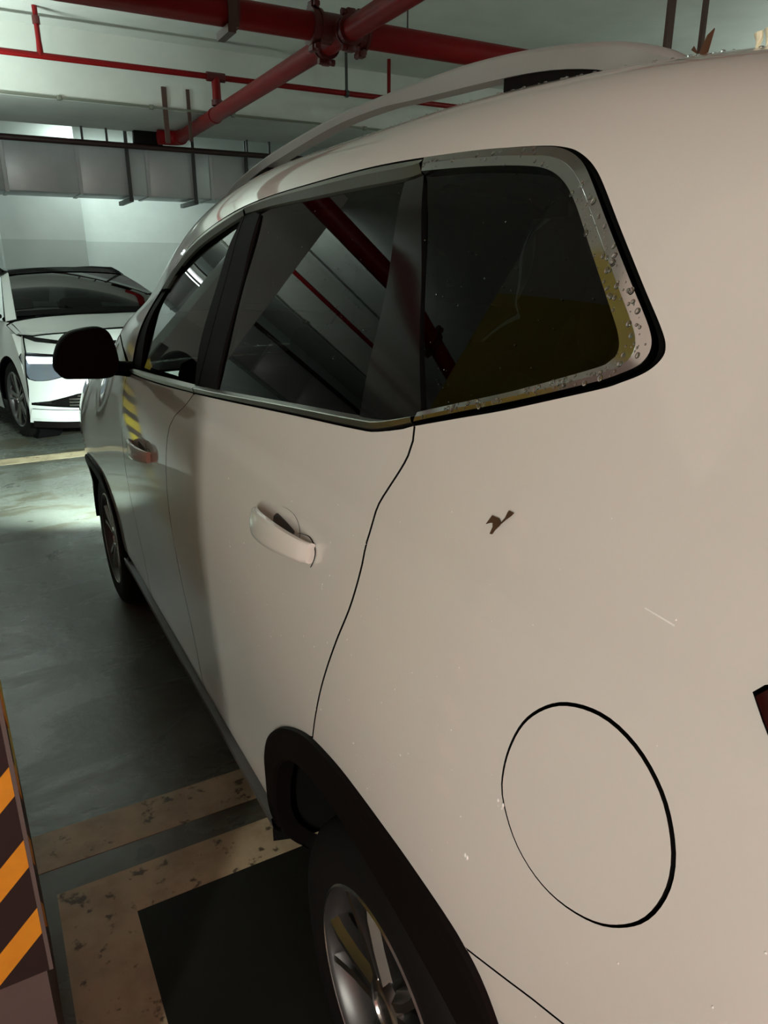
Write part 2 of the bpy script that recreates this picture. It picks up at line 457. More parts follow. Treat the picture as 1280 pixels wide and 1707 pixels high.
MB().box(-.03, .03, -.098, -.086, -.10, .655).build('angle_leg', M['steel'], bk, 0)
MB().box(-.05, .0, -.13, .10, -.14, -.095).build('angle_foot', M['steel'], bk, 0)
MB().lathe([(.083, -.02), (.092, -.02), (.092, .02), (.083, .02)], (.03, 0, 0), 'X', 28).build('clamp_ring', M['redclamp'], bk)
tr = tag(MB().cyl((3.157, MY + .3, 2.95), (3.157, MY + .3, 3.55), .006, n=8).build('threaded_rod', M['steelgrey'], None), 'thin threaded rod hanging behind the thick red main', 'rod')

# ceiling batten lamps
for k, (loc, ax, pw, up, c) in enumerate(BATTENS):
    b = thing('batten_lamp', ['cold batten lamp hung behind the air duct over the parked white car', 'cold batten lamp with added uplight, hung over the aisle before the parked white car', 'added unseen cold lamp brightening the ceiling, hung to the right beyond the car', 'cold batten lamp hung behind the air duct by the far wall', 'dim cold batten lamp above the right side of the car'][k], 'lamp', loc, rotz=math.pi / 2 if ax else 0)
    MB().box(-.62, .62, -.035, .035, 0, .05, .008).build('housing', M['lampbody'], b)
    MB().cyl((-.58, 0, -.02), (.58, 0, -.02), .014, n=12).build('tube', M['tube'], b)
    for s in (-.5, .5):
        MB().cyl((s, 0, .05), (s, 0, 3.55 - loc[2]), .004, n=6).build('suspension_wire', M['steelgrey'], b)
b = thing('batten_lamp', 'added unseen warm twin batten, upright on the wall behind the bays', 'lamp', (-2.3, -2.285, 1.70))
MB().box(-.19, .19, 0, .06, -1.04, 1.04, .008).build('housing', M['lampbody'], b)
for tx in (-.11, .11):
    MB().cyl((tx, .075, -1.0), (tx, .075, 1.0), .014, n=12).build('tube', M['tube'], b)
# ------------------------------------------------------------------ surfaces of the car body, (y, w): y along the car, w up the side and over the roof
def spl_matrix(x):
    x = np.asarray(x, float); n = len(x); h = np.diff(x); A = np.zeros((n, n)); B = np.zeros((n, n)); A[0, 0] = A[-1, -1] = 1
    for i in range(1, n - 1):
        A[i, i - 1] = h[i - 1]; A[i, i] = 2 * (h[i - 1] + h[i]); A[i, i + 1] = h[i]
        B[i, i - 1] = 6 / h[i - 1]; B[i, i] = -6 / h[i - 1] - 6 / h[i]; B[i, i + 1] = 6 / h[i]
    return np.linalg.solve(A, B)


def spl_eval(x, y, m, t):
    """x (k), y,m (n,k,c) , t (n)"""
    x = np.asarray(x); i = np.clip(np.searchsorted(x, t) - 1, 0, len(x) - 2); h = x[i + 1] - x[i]
    a = (x[i + 1] - t) / h; b = 1 - a; r = np.arange(len(t))
    f = lambda c: c[:, None]
    return f(a) * y[r, i] + f(b) * y[r, i + 1] + (f((a ** 3 - a)) * m[r, i] + f((b ** 3 - b)) * m[r, i + 1]) * f(h * h / 6)


class Surf:
    W = [0, .08, .25, .55, .75, .94, 1.09, 1.26, 1.43, 1.54, 1.70, 2.18]
    X0 = [.52, .44, .392, .365, .36, .385, .430, .492, .556, .64, .80, 1.27]
    Z0 = [.17, .235, .40, .70, .90, 1.08, 1.225, 1.385, 1.535, 1.61, 1.65, 1.68]
    YK = [-.12, .06, .25, .5, .9, 1.4, 1.9, 2.2, 2.45, 2.7, 2.95, 3.2, 3.6, 3.9, 4.05]
    DX = [.30, .10, .03, .005, 0, 0, 0, 0, 0, 0, -.004, -.008, .012, .09, .20]
    ROOF = [-.13, -.10, -.075, -.040, -.003, .02, -.022, -.105, -.27, -.47, -.60, -.65, -.69, -.74, -.80]

    def __init__(s):
        G = []
        for y, dx, d in zip(s.YK, s.DX, s.ROOF):
            x = np.array(s.X0) + dx * np.linspace(1, .9, 12); z = np.array(s.Z0); z0 = z.copy(); top = z[11] + d
            if d < 0:
                zb = min(z0[6], top - .06) if y > 2.6 else z0[6]
                z[7:] = zb + (z0[7:] - z0[6]) * (top - zb) / (z0[11] - z0[6])
                if y > 2.6:
                    z[3:7] = z0[2] + (z0[3:7] - z0[2]) * (zb - z0[2]) / (z0[6] - z0[2])
            if y > 2.3:
                x[7:11] += np.array([0, .01, .015, .02]) * min(1, (y - 2.3) / .3)
            if y in (.5, .9):
                x[2:5] -= [.006, .014, .006]
            G.append(np.stack([np.minimum(x, 1.27), z], -1))
        s.G = np.array(G); s.KY = spl_matrix(s.YK); s.KW = spl_matrix(s.W)
        s.MG = np.einsum('ij,jkc->ikc', s.KY, s.G)

    def P(s, Q):
        Q = np.asarray(Q, float); n = len(Q); k = len(s.W)
        g = np.broadcast_to(s.G.reshape(1, len(s.YK), -1), (n, len(s.YK), k * 2)); m = np.broadcast_to(s.MG.reshape(1, len(s.YK), -1), (n, len(s.YK), k * 2))
        row = spl_eval(s.YK, g, m, Q[:, 0]).reshape(n, k, 2)
        mw = np.einsum('ij,njc->nic', s.KW, row)
        xz = spl_eval(s.W, row, mw, Q[:, 1]).copy()
        w = Q[:, 1]; t = np.clip((1.08 - w) / .115, 0, 1); u = np.clip((w - .925) / .045, 0, 1)
        xz[:, 0] += .0075 * t ** 1.8 * u * u * (3 - 2 * u) * np.clip((2.6 - Q[:, 0]) / .8, 0, 1)      # shoulder crease pressed along the doors
        return np.stack([xz[:, 0], Q[:, 0], xz[:, 1]], -1)

    def N(s, Q):
        Q = np.asarray(Q, float); e = 4e-3
        dy = s.P(Q + [e, 0]) - s.P(Q - [e, 0]); dw = s.P(Q + [0, e]) - s.P(Q - [0, e])
        n = np.cross(dw, dy); return n / np.linalg.norm(n, axis=1, keepdims=True)


class Field:
    """any surface given by a point function and used with the same panel cutter"""
    def __init__(s, fn, flip=False): s.fn = fn; s.flip = flip

    def P(s, Q): return np.asarray(s.fn(np.asarray(Q, float)))

    def N(s, Q):
        Q = np.asarray(Q, float); e = 3e-3
        a = s.P(Q + [e, 0]) - s.P(Q - [e, 0]); b = s.P(Q + [0, e]) - s.P(Q - [0, e])
        n = np.cross(b, a) * (-1 if s.flip else 1); return n / np.linalg.norm(n, axis=1, keepdims=True)


S = Surf()


def sm(pts, d=.012, closed=False):
    """Catmull-Rom through pts, resampled about every d"""
    p = np.array(pts, float); n = len(p); out = []
    for i in range(n if closed else n - 1):
        g = lambda k: p[k % n] if closed else p[min(max(k, 0), n - 1)]
        a, b, c, e = g(i - 1), g(i), g(i + 1), g(i + 2)
        m = max(1, int(np.linalg.norm(c - b) / d))
        for k in range(m):
            t = k / m
            out.append(.5 * ((2 * b) + (c - a) * t + (2 * a - 5 * b + 4 * c - e) * t * t + (3 * b - a - 3 * c + e) * t ** 3))
    if not closed:
        out.append(p[-1])
    return [tuple(q) for q in out]


def dens(poly, d):
    out = []; n = len(poly)
    for i in range(n):
        a = np.array(poly[i]); b = np.array(poly[(i + 1) % n]); m = max(1, int(np.linalg.norm(b - a) / d))
        for k in range(m):
            out.append(tuple(a + (b - a) * k / m))
    res = []
    for q in out:
        if not res or abs(q[0] - res[-1][0]) + abs(q[1] - res[-1][1]) > 1e-5:
            res.append(q)
    return res


def inside(P, poly):
    P = np.asarray(P); x, y = P[:, 0], P[:, 1]; r = np.zeros(len(P), bool); n = len(poly)
    for i in range(n):
        (x1, y1), (x2, y2) = poly[i], poly[(i + 1) % n]
        if y1 == y2: continue
        c = ((y1 > y) != (y2 > y)) & (x < (x2 - x1) * (y - y1) / (y2 - y1) + x1)
        r ^= c
    return r


def area(poly):
    p = np.array(poly); q = np.roll(p, -1, 0)
    return .5 * np.sum(p[:, 0] * q[:, 1] - q[:, 0] * p[:, 1])


def panel(name, outer, mat, parent, holes=(), off=0., step=.019, flange=.012, surf=None, mirror=None, label=None, dark=None):
    """cut a panel out of a surface: outline and holes in the surface's own coordinates, lying `off` inside it, with folded edges"""
    surf = surf or S; dark = dark if dark is not None else mat in (M['paint'], M['paint2'])
    loops = [dens(outer, step * .7)] + [dens(h, step * .7) for h in holes]
    pts = []; edges = []
    for L in loops:
        b = len(pts); pts += L; edges += [(b + i, b + (i + 1) % len(L)) for i in range(len(L))]
    A = np.array(loops[0]); lo, hi = A.min(0), A.max(0)
    gy, gw = np.meshgrid(np.arange(lo[0] + step * .5, hi[0], step), np.arange(lo[1] + step * .5, hi[1], step), indexing='ij')
    gp = np.stack([gy.ravel(), gw.ravel()], -1); gp = gp[inside(gp, loops[0])] if len(gp) else gp
    for h in loops[1:]:
        gp = gp[~inside(gp, h)]
    if len(gp):
        B = np.array(pts); keep = np.ones(len(gp), bool)
        for i in range(0, len(gp), 2000):
            d = np.linalg.norm(gp[i:i + 2000, None] - B[None], axis=2).min(1); keep[i:i + 2000] = d > step * .45
        gp = gp[keep]
    allp = pts + [tuple(q) for q in gp]
    r = delaunay_2d_cdt([Vector(q) for q in allp], edges, [], 0, 1e-7)
    V2 = np.array([tuple(v) for v in r[0]]); T = np.array([list(t) for t in r[2] if len(t) == 3])
    cen = V2[T].mean(1); ok = inside(cen, loops[0])
    for h in loops[1:]:
        ok &= ~inside(cen, h)
    T = T[ok]
    n = surf.N(V2); V = surf.P(V2) - n * off
    # orient along the normal
    e = np.cross(V[T[:, 1]] - V[T[:, 0]], V[T[:, 2]] - V[T[:, 0]]); fl = np.einsum('ij,ij->i', e, n[T[:, 0]]) < 0
    T[fl] = T[fl][:, ::-1]
    Vs = [V]; Ns = [n]; F = [list(map(int, t)) for t in T]; base = len(V)
    if flange:
        for li, L in enumerate(loops):
            Lp = np.array(L); k = len(Lp)
            nn = surf.N(Lp); p0 = surf.P(Lp) - nn * off; p1 = p0 - nn * flange
            tg = np.roll(p0, -1, 0) - np.roll(p0, 1, 0); sd = np.cross(tg, nn); sd /= np.linalg.norm(sd, axis=1, keepdims=True) + 1e-9
            sgn = 1 if (area(L) > 0) == (li == 0) else -1
            # outward direction: test against the surface coordinates
            t2 = np.roll(Lp, -1, 0) - np.roll(Lp, 1, 0); o2 = np.stack([t2[:, 1], -t2[:, 0]], -1) * (1 if area(L) > 0 else -1) * (1 if li == 0 else -1)
            o2 /= np.linalg.norm(o2, axis=1, keepdims=True) + 1e-9
            o3 = surf.P(Lp + o2 * 2e-3) - surf.P(Lp)
            s = np.sign(np.einsum('ij,ij->i', sd, o3)); sd *= s[:, None]
            Vs += [p0, p1]; Ns += [sd, sd]
            for i in range(k):
                j = (i + 1) % k; q = [base + i, base + j, base + k + j, base + k + i]
                fn = np.cross(p0[j] - p0[i], p1[i] - p0[i])
                F.append(q if fn @ sd[i] > 0 else q[::-1])
            base += 2 * k
    V = np.concatenate(Vs); N = np.concatenate(Ns)
    if mirror is not None:
        c = len(V); V2m = V.copy(); V2m[:, 0] = 2 * mirror - V2m[:, 0]; Nm = N.copy(); Nm[:, 0] *= -1
        F = F + [[i + c for i in f[::-1]] for f in F]; V = np.concatenate([V, V2m]); N = np.concatenate([N, Nm])
    nf0 = len(T)
    me = mesh_from(name, V, F, True, N); o = new_obj(name, me, mat, parent)
    if dark and flange:
        me.materials.append(M['void']); mi = np.zeros(len(me.polygons), int); nf = len(me.polygons) // (2 if mirror is not None else 1)
        for h in range(2 if mirror is not None else 1):
            mi[h * nf + nf0:(h + 1) * nf] = 1
        me.polygons.foreach_set('material_index', mi)
    if label: o['label'] = label
    return o


def strip(name, A, B, prof, mat, parent, n=80, closed=False, surf=None):
    """moulding between two surface lines A (outer) and B (inner); prof: (t across, height) with sharp ridges"""
    surf = surf or S

    def res(L):
        L = np.array(L, float); d = np.r_[0, np.cumsum(np.linalg.norm(np.diff(L, axis=0), axis=1))]; t = np.linspace(0, d[-1], n)
        return np.stack([np.interp(t, d, L[:, 0]), np.interp(t, d, L[:, 1])], -1)
    a, b = res(A), res(B); V = []; F = []; base = 0; rows = []
    for t, h in prof:
        q = a + (b - a) * t; rows.append(surf.P(q) + surf.N(q) * h)
    ref = surf.N((a + b) / 2)
    for r0, r1 in zip(rows, rows[1:]):
        V += list(r0) + list(r1)
        fn = np.cross(r0[1] - r0[0], r1[0] - r0[0]) @ ref[0]
        for i in range(n - 1):
            q = [base + i, base + i + 1, base + n + i + 1, base + n + i]; F.append(q if fn > 0 else q[::-1])
        base += 2 * n
    return new_obj(name, mesh_from(name, V, F, True), mat, parent)


def shift(L, dy, dw): return [(y + dy, w + dw) for y, w in L]


def mirror_copy(o, parent, cx=1.27):
    c = o.copy(); COL.objects.link(c); c.parent = parent; c.scale = (-1, 1, 1); c.location = (2 * cx - o.location.x, o.location.y, o.location.z)
    for ch in list(o.children):
        d = ch.copy(); COL.objects.link(d); d.parent = c
    return c


# ------------------------------------------------------------------ the white sport utility car
car = thing('sport_utility_car', 'large white sport utility car filling the picture, wet, with chrome trimmed tinted side windows', 'car', (0, 0, 0))
left = []          # parts that get a twin on the far side
GAP = sm([(.702, 1.091), (.696, 1.075), (.697, 1.057), (.706, 1.037), (.723, 1.010), (.737, .988), (.744, .966), (.741, .949), (.736, .911), (.746, .849), (.772, .783), (.806, .699), (.828, .638), (.844, .590)], .01)
WINR = sm([(.703, 1.091), (.628, 1.114), (.554, 1.138), (.465, 1.173), (.438, 1.187), (.420, 1.200), (.4115, 1.214), (.4125, 1.226), (.423, 1.242), (.452, 1.276), (.489, 1.320), (.537, 1.375), (.566, 1.402), (.597, 1.420), (.625, 1.428), (.662, 1.432), (.752, 1.435), (.890, 1.437)], .003)
TOP = sm([(.890, 1.437), (1.047, 1.439), (1.248, 1.436), (1.436, 1.431), (1.608, 1.418), (1.758, 1.396), (1.899, 1.370), (2.02, 1.337), (2.13, 1.285), (2.215, 1.205), (2.25, 1.10), (2.255, .995)], .012)
ARCH = sm([(1.20, .15), (1.192, .22), (1.165, .332), (1.13, .390), (1.081, .443), (1.018, .496), (.965, .532), (.9, .567), (.844, .588), (.758, .603), (.686, .605), (.61, .600), (.558, .592), (.502, .577), (.463, .558), (.436, .530), (.412, .480), (.385, .40), (.370, .30), (.362, .15)], .01)
ia = min(range(len(ARCH)), key=lambda i: abs(ARCH[i][0] - .844)); ib = min(range(len(ARCH)), key=lambda i: abs(ARCH[i][0] - .468) + (0 if ARCH[i][1] > .5 else 9))
SEAM = sm([(.468, .559), (.403, .576), (.344, .589), (.15, .62), (-.02, .63), (-.12, .63)], .02)
FUEL = sm([(.435, .793), (.434, .834), (.421, .874), (.392, .905), (.353, .917), (.317, .909), (.288, .886), (.271, .855), (.265, .824), (.269, .793), (.281, .765), (.303, .741), (.327, .728), (.356, .723), (.382, .728), (.406, .743), (.424, .766)], .008, True)


def grow(L, d):
    p = np.array(L); c = p.mean(0); v = p - c; r = np.linalg.norm(v, axis=1, keepdims=True)
    return [tuple(q) for q in c + v * (1 + d / r)]


LAMP = sm([(.249, .984), (.243, .992), (.20, 1.012), (.08, 1.035), (-.04, 1.045), (-.115, 1.045)], .012) + sm([(-.115, .86), (-.02, .87), (.10, .895), (.20, .935), (.238, .968), (.249, .984)], .012)[:-1]
body = ([(y - .0022, w) for y, w in GAP[::-1]] + WINR[1:] + TOP[1:]
        + [(2.30, .985), (2.42, 1.02), (2.54, 1.07), (2.56, 1.12)] + sm([(2.56, 1.12), (2.50, 1.30), (2.36, 1.50), (2.20, 1.60), (2.08, 1.63)], .02)[1:]
        + [(1.2, 1.63), (.13, 1.63), (.10, 1.55), (.0, 1.43), (-.085, 1.25), (-.12, 1.06), (-.12, .64)]
        + [(y, w + .0015) for y, w in SEAM[::-1]][1:] + ARCH[ia:ib][::-1])
left.append(panel('body_side', body, M['paint'], car, [grow(FUEL, .0018), grow(LAMP, .004)], flange=.014))
left[-1]['label'] = 'white painted body side with roof rail strip and rear quarter'
fd = panel('fuel_door', grow(FUEL, -.0015), M['paint'], car, off=-.0012, step=.012, flange=.012)
fd['label'] = 'round white fuel filler door'
tl = panel('tail_lamp', LAMP, M['redlens'], car, off=-.004, step=.02, flange=.02); left.append(tl)
# doors
fgap = sm([(1.592, .996), (1.66, .955), (1.715, .915), (1.745, .865), (1.752, .70), (1.74, .40), (1.72, .172)], .02)
SILLW = .185
belt_r = sm([(.704, 1.089), (.777, 1.070), (.84, 1.062), (1.097, 1.041), (1.502, 1.006), (1.590, .999)], .02)
rdoor = [(y + .002, w) for y, w in GAP] + ARCH[:ia][::-1] + [(1.21, SILLW)] + [(y - .002, w) for y, w in fgap[::-1]] + belt_r[::-1][1:-1]
rd = panel('rear_door', rdoor, M['paint'], car, flange=.014); left.append(rd)
belt_f = sm([(1.594, .999), (1.861, .979), (2.147, .965), (2.30, .955)], .02)
fgap2 = sm([(2.30, .955), (2.335, .80), (2.36, .5), (2.362, SILLW)], .02)
fdoor = [(y + .002, w) for y, w in fgap] + [(y - .002, w) for y, w in fgap2[::-1]] + belt_f[::-1][1:]
fdr = panel('front_door', fdoor, M['paint'], car, flange=.014); left.append(fdr)
FA = 2.48
ARCHF = shift(ARCH, FA, 0)
fender = ([(y + .002, w) for y, w in fgap2] + [(2.825, SILLW)] + ARCHF[::-1][8:] + [(3.74, .15), (3.95, .15), (4.05, .20), (4.05, 1.02), (3.8, 1.065), (3.3, 1.085), (2.9, 1.09), (2.565, 1.07), (2.42, 1.01), (2.31, .965)])
left.append(panel('front_fender', fender, M['paint'], car, flange=.014))
CXC = 1.27
hood = panel('hood', [(2.575, 1.12), (2.9, 1.096), (3.3, 1.090), (3.8, 1.07), (4.05, 1.03), (4.05, 2.18), (2.66, 2.18), (2.62, 1.7)], M['paint'], car, step=.05, mirror=CXC)
panel('windscreen', sm([(2.57, 1.14), (2.51, 1.31), (2.37, 1.51), (2.21, 1.61), (2.09, 1.64)], .03) + [(2.03, 1.8), (2.0, 2.18), (2.64, 2.18), (2.61, 1.7)], M['glassw'], car, off=.006, step=.05, mirror=CXC)
panel('roof', [(.13, 1.632), (2.08, 1.632), (2.02, 1.8), (1.99, 2.18), (.13, 2.18)], M['paint'], car, step=.05, mirror=CXC)
# rear bumper flank
rb = [(y, w - .0015) for y, w in SEAM] + [(-.12, .10), (.36, .10)] + [q for q in ARCH[ib:]][::-1]
left.append(panel('rear_bumper', rb, M['paint'], car, flange=.014))
# window glass: each pane is a gently curved sheet of its own
def pane_surf(y0, y1, w0, w1):
    gy, gw = np.meshgrid(np.linspace(y0, y1, 14), np.linspace(w0, w1, 10), indexing='ij'); q = np.stack([gy.ravel(), gw.ravel()], -1); p = S.P(q)
    B = lambda q: np.stack([np.ones(len(q)), q[:, 0], q[:, 1], q[:, 0] ** 2, q[:, 0] * q[:, 1], q[:, 1] ** 2], -1)
    cx = np.linalg.lstsq(B(q), p[:, 0], rcond=None)[0]; cz = np.linalg.lstsq(B(q), p[:, 2], rcond=None)[0]
    return Field(lambda r: np.stack([B(r) @ cx, r[:, 0], B(r) @ cz], -1))
GS1, GS2, GS3 = pane_surf(.48, .88, 1.12, 1.40), pane_surf(.86, 1.48, 1.05, 1.40), pane_surf(1.60, 2.15, 1.0, 1.33)
GQ = sm([(.700, 1.107), (.562, 1.154), (.474, 1.192), (.458, 1.203), (.454, 1.213), (.461, 1.229), (.482, 1.256), (.522, 1.306), (.563, 1.355), (.593, 1.381), (.626, 1.396), (.668, 1.402), (.749, 1.406), (.876, 1.409)], .01)
PG = sm([(.876, 1.409), (.815, 1.300), (.761, 1.198), (.700, 1.107)], .02)
g_q = panel('quarter_window', GQ + [(y - .003, w) for y, w in PG[1:-1]], M['glass'], car, off=.008, flange=.004, surf=GS1); left.append(g_q)
# black pillar cover of the rear door, and its glass
RGR = sm([(.925, 1.403), (.885, 1.267), (.862, 1.153), (.841, 1.080)], .03)
RIN = sm([(.882, 1.411), (.925, 1.404), (1.052, 1.403), (1.241, 1.402), (1.40, 1.403), (1.488, 1.392)], .02)
RMT = sm([(1.447, 1.031), (1.086, 1.060), (.841, 1.080), (.772, 1.088), (.703, 1.105)], .02)
BR = sm([(1.488, 1.392), (1.482, 1.279), (1.475, 1.177), (1.462, 1.078), (1.447, 1.031)], .02)
j = min(range(len(RIN)), key=lambda i: abs(RIN[i][0] - .925)); k_ = min(range(len(RMT)), key=lambda i: abs(RMT[i][0] - .841))
g_r = panel('window_glass', [(y, w + .001) for y, w in RIN[j:]] + BR[1:-1] + RMT[:k_ + 1] + RGR[::-1][1:-1], M['glass'], rd, off=.009, flange=.004, surf=GS2)
pc = panel('pillar_cover', RIN[:j + 1] + RGR[1:-1] + RMT[k_:] + [(y + .003, w) for y, w in PG[::-1]][1:-1], M['blackgloss'], rd, off=.004, flange=.012)
BG = sm([(1.582, 1.410), (1.585, 1.297), (1.585, 1.202), (1.572, 1.09), (1.580, 1.003)], .02)
BL = sm([(1.600, 1.374), (1.630, 1.312), (1.643, 1.2), (1.640, 1.12), (1.620, 1.06), (1.603, 1.013)], .02)
panel('pillar_cover', BR + [(1.50, 1.027), (1.575, 1.018)] + [(y - .003, w) for y, w in BG[::-1]][1:] + [(1.54, 1.404)], M['black'], rd, off=.004, flange=.012)
panel('pillar_cover', [(y + .003, w) for y, w in BG] + BL[::-1] + [(1.60, 1.39)], M['black'], fdr, off=.004, flange=.012)
FGF = sm([(1.600, 1.374), (1.753, 1.350), (1.929, 1.318), (2.051, 1.282), (2.12, 1.235), (2.175, 1.165), (2.18, 1.10), (2.165, 1.05), (2.15, .99)], .015)
panel('window_glass', FGF + [(1.87, 1.000)] + BL[::-1][:-1], M['glassf'], fdr, off=.010, flange=.004, surf=GS3)
# black sail corner in front of the front glass
sail = [(y + .004, w) for y, w in FGF[len(FGF) // 2:]] + [(2.29, .965), (2.252, 1.09), (2.213, 1.20), (2.13, 1.275), (2.05, 1.312)]
panel('sail_cover', sail, M['black'], fdr, off=.003, flange=.01)
# chrome surround
CQ0 = sm([(.700, 1.0955), (.556, 1.143), (.467, 1.178), (.437, 1.194), (.423, 1.206), (.420, 1.221), (.429, 1.239), (.460, 1.276), (.508, 1.332), (.553, 1.382), (.582, 1.407), (.617, 1.422), (.658, 1.427), (.748, 1.431), (.888, 1.432)], .004)
CQ2 = sm([(.699, 1.108), (.562, 1.154), (.474, 1.192), (.458, 1.203), (.454, 1.213), (.461, 1.229), (.482, 1.256), (.522, 1.306), (.563, 1.355), (.593, 1.381), (.626, 1.396), (.668, 1.402), (.749, 1.406), (.875, 1.409)], .004)
left.append(strip('window_trim', CQ0, CQ2, [(0, -.004), (.04, .0052), (.45, .0057), (.47, .0054), (.94, .0046), (1, -.009)], M['chrome'], car, 220))
left[-1]['label'] = 'wide chrome surround of the quarter window, covered in drops'
strip('window_trim', sm([(.895, 1.433), (1.042, 1.435), (1.241, 1.432), (1.43, 1.427), (1.577, 1.416)], .02), sm([(.886, 1.412), (.93, 1.406), (1.06, 1.4045), (1.241, 1.4035), (1.40, 1.404), (1.577, 1.398)], .02), [(0, -.004), (.06, .002), (.5, .006), (.55, .005), (.95, -.002), (1, -.008)], M['chrome_dark'], rd, 80)
strip('window_trim', sm([(1.584, 1.415), (1.751, 1.392), (1.895, 1.366), (2.012, 1.333), (2.10, 1.292), (2.17, 1.235)], .02), sm([(1.584, 1.394), (1.725, 1.366), (1.865, 1.340), (1.97, 1.312), (2.055, 1.282), (2.11, 1.243)], .02), [(0, -.004), (.06, .002), (.5, .005), (.95, -.002), (1, -.008)], M['chrome_dark'], fdr, 60)
strip('belt_trim', sm([(.707, 1.093), (.777, 1.0725), (.84, 1.065), (1.097, 1.044), (1.502, 1.009), (1.578, 1.002)], .02), sm([(.705, 1.106), (.772, 1.089), (.841, 1.081), (1.086, 1.061), (1.437, 1.031), (1.578, 1.020)], .02), [(0, -.004), (.08, .003), (.5, .007), (.6, .006), (1, -.007)], M['chrome_dark'], rd, 80)
strip('belt_trim', sm([(1.584, 1.0015), (1.861, .982), (2.147, .968), (2.285, .960)], .02), sm([(1.584, 1.019), (1.873, 1.000), (2.15, .985), (2.285, .975)], .02), [(0, -.004), (.08, .003), (.5, .007), (.6, .006), (1, -.007)], M['chrome_dark'], fdr, 60)


# door handles: bowl pressed into the door, strap handle over it
def handle(parent, y0, w0, L=.235):
    """y0 = rear end, runs forward; w0 = middle of the grip"""
    n = 26; V = []; F = []
    for i in range(n + 1):
        t = i / n; y = y0 + L * t
        prof = math.sin(math.pi * t) ** .55 if 0 < t < 1 else 0
        hgt = .0135 + .010 * math.sin(math.pi * min(1, t / .86 * .5 + .08)) * (1 if t < .86 else max(0, (1 - t) / .14) ** .4)
        out = .006 + .022 * prof; tilt = -.012 * (t - .5) + .004
        ring = []
        for k in range(12):
            a = 2 * math.pi * k / 12; ca, sa = math.cos(a), math.sin(a)
            sx = math.copysign(abs(ca) ** .6, ca); sz = math.copysign(abs(sa) ** .7, sa)
            w = w0 + sz * hgt + tilt; h = out + sx * .007
            ring.append((y, w, h))
        q = np.array(ring); P_ = S.P(q[:, :2]) + S.N(q[:, :2]) * q[:, 2:3]; V += list(P_)
    for i in range(n):
        for k in range(12):
            F.append([i * 12 + k, i * 12 + (k + 1) % 12, (i + 1) * 12 + (k + 1) % 12, (i + 1) * 12 + k])
    F.append(list(range(12))[::-1]); F.append(list(range(n * 12, n * 12 + 12)))
    me = mesh_from('door_handle', V, F, True); bm = bmesh.new(); bm.from_mesh(me); bmesh.ops.recalc_face_normals(bm, faces=bm.faces); bm.to_mesh(me); bm.free()
    me.set_sharp_from_angle(angle=math.radians(50))
    o = new_obj('door_handle', me, M['paint'], parent)
    # dark finger hollow behind the grip
    hol = sm([(y0 + .06, w0 + .012), (y0 + .062, w0 + .030), (y0 + .09, w0 + .043), (y0 + .14, w0 + .040), (y0 + .175, w0 + .018), (y0 + .12, w0 + .008)], .006, True)
    panel('handle_hollow', hol, M['paint'], parent, off=-.0008, step=.01, flange=.002)
    # fine black joint round the fixed cap at the rear end
    cap = sm([(y0 + .060, w0 + .022), (y0 + .020, w0 + .029), (y0 - .004, w0 + .018), (y0 - .006, w0 + .004), (y0 + .002, w0 - .012)], .006)
    slot = sm([(y0 + .160, w0 + .010), (y0 + .152, w0 + .025), (y0 + .135, w0 + .026), (y0 + .075, w0 + .019), (y0 + .10, w0 + .006)], .006, True)
    panel('handle_slot', slot, M['rimdark'], parent, off=-.0016, step=.01, flange=.001)
    strip('handle_joint', cap, shift(cap, .003, -.0015), [(0, .0012), (1, .0012)], M['void'], parent, 30)
    return o


handle(rd, .870, .866, .225)
handle(fdr, 1.92, .765, .24)
left_later = []

# wheel arch cladding, sill
def wheel_well(cy):
    V = []; F = []; prof = [(.452, .0), (.43, .06), (.42, .34), (.15, .35)]; n = 28
    for r, a in prof:
        for k in range(n):
            t = math.radians(-4 + 188 * k / (n - 1)); V.append((.40 + a, cy + r * math.cos(t), max(-.02, .25 + r * math.sin(t))))
    for i in range(len(prof) - 1):
        for k in range(n - 1):
            F.append([i * n + k, i * n + k + 1, (i + 1) * n + k + 1, (i + 1) * n + k])
    return new_obj('wheel_well', mesh_from('wheel_well', V, F, True), M['void'], car)


def inner_arch(cy):
    out = []
    for a in np.linspace(-14, 194, 40):
        y = cy + .41 * math.cos(math.radians(a)); z = .25 + .405 * math.sin(math.radians(a)); out.append((y, max(.03, .25 + (z - .40) if z > .40 else (.25 - (.40 - z) * (.17 / .165)))))
    return out


for cy, A in ((.765, ARCH), (.765 + FA, ARCHF)):
    IN = inner_arch(cy)
    o = strip('wheel_arch_cladding', sm(A, .012), IN, [(0, -.004), (.015, .007), (.12, .010), (.85, .006), (.93, .0), (1, -.03)], M['black'], car, 90); left.append(o)
    wl = wheel_well(cy); left.append(wl)
# silver sill strip under the doors, black body sill behind
left.append(strip('sill_strip', [(1.20, .150), (1.6, .148), (2.4, .148), (2.85, .152)], [(1.20, .095), (1.6, .092), (2.4, .092), (2.85, .098)], [(0, -.012), (.06, .014), (.5, .020), (.9, .012), (1, -.012)], M['strip'], car, 60))
left.append(strip('sill_cladding', [(1.215, .168), (2.0, .168), (2.84, .168)], [(1.215, .03), (2.0, .03), (2.84, .03)], [(0, -.016), (.1, -.008), (.5, -.006), (1, .0)], M['black'], car, 40))
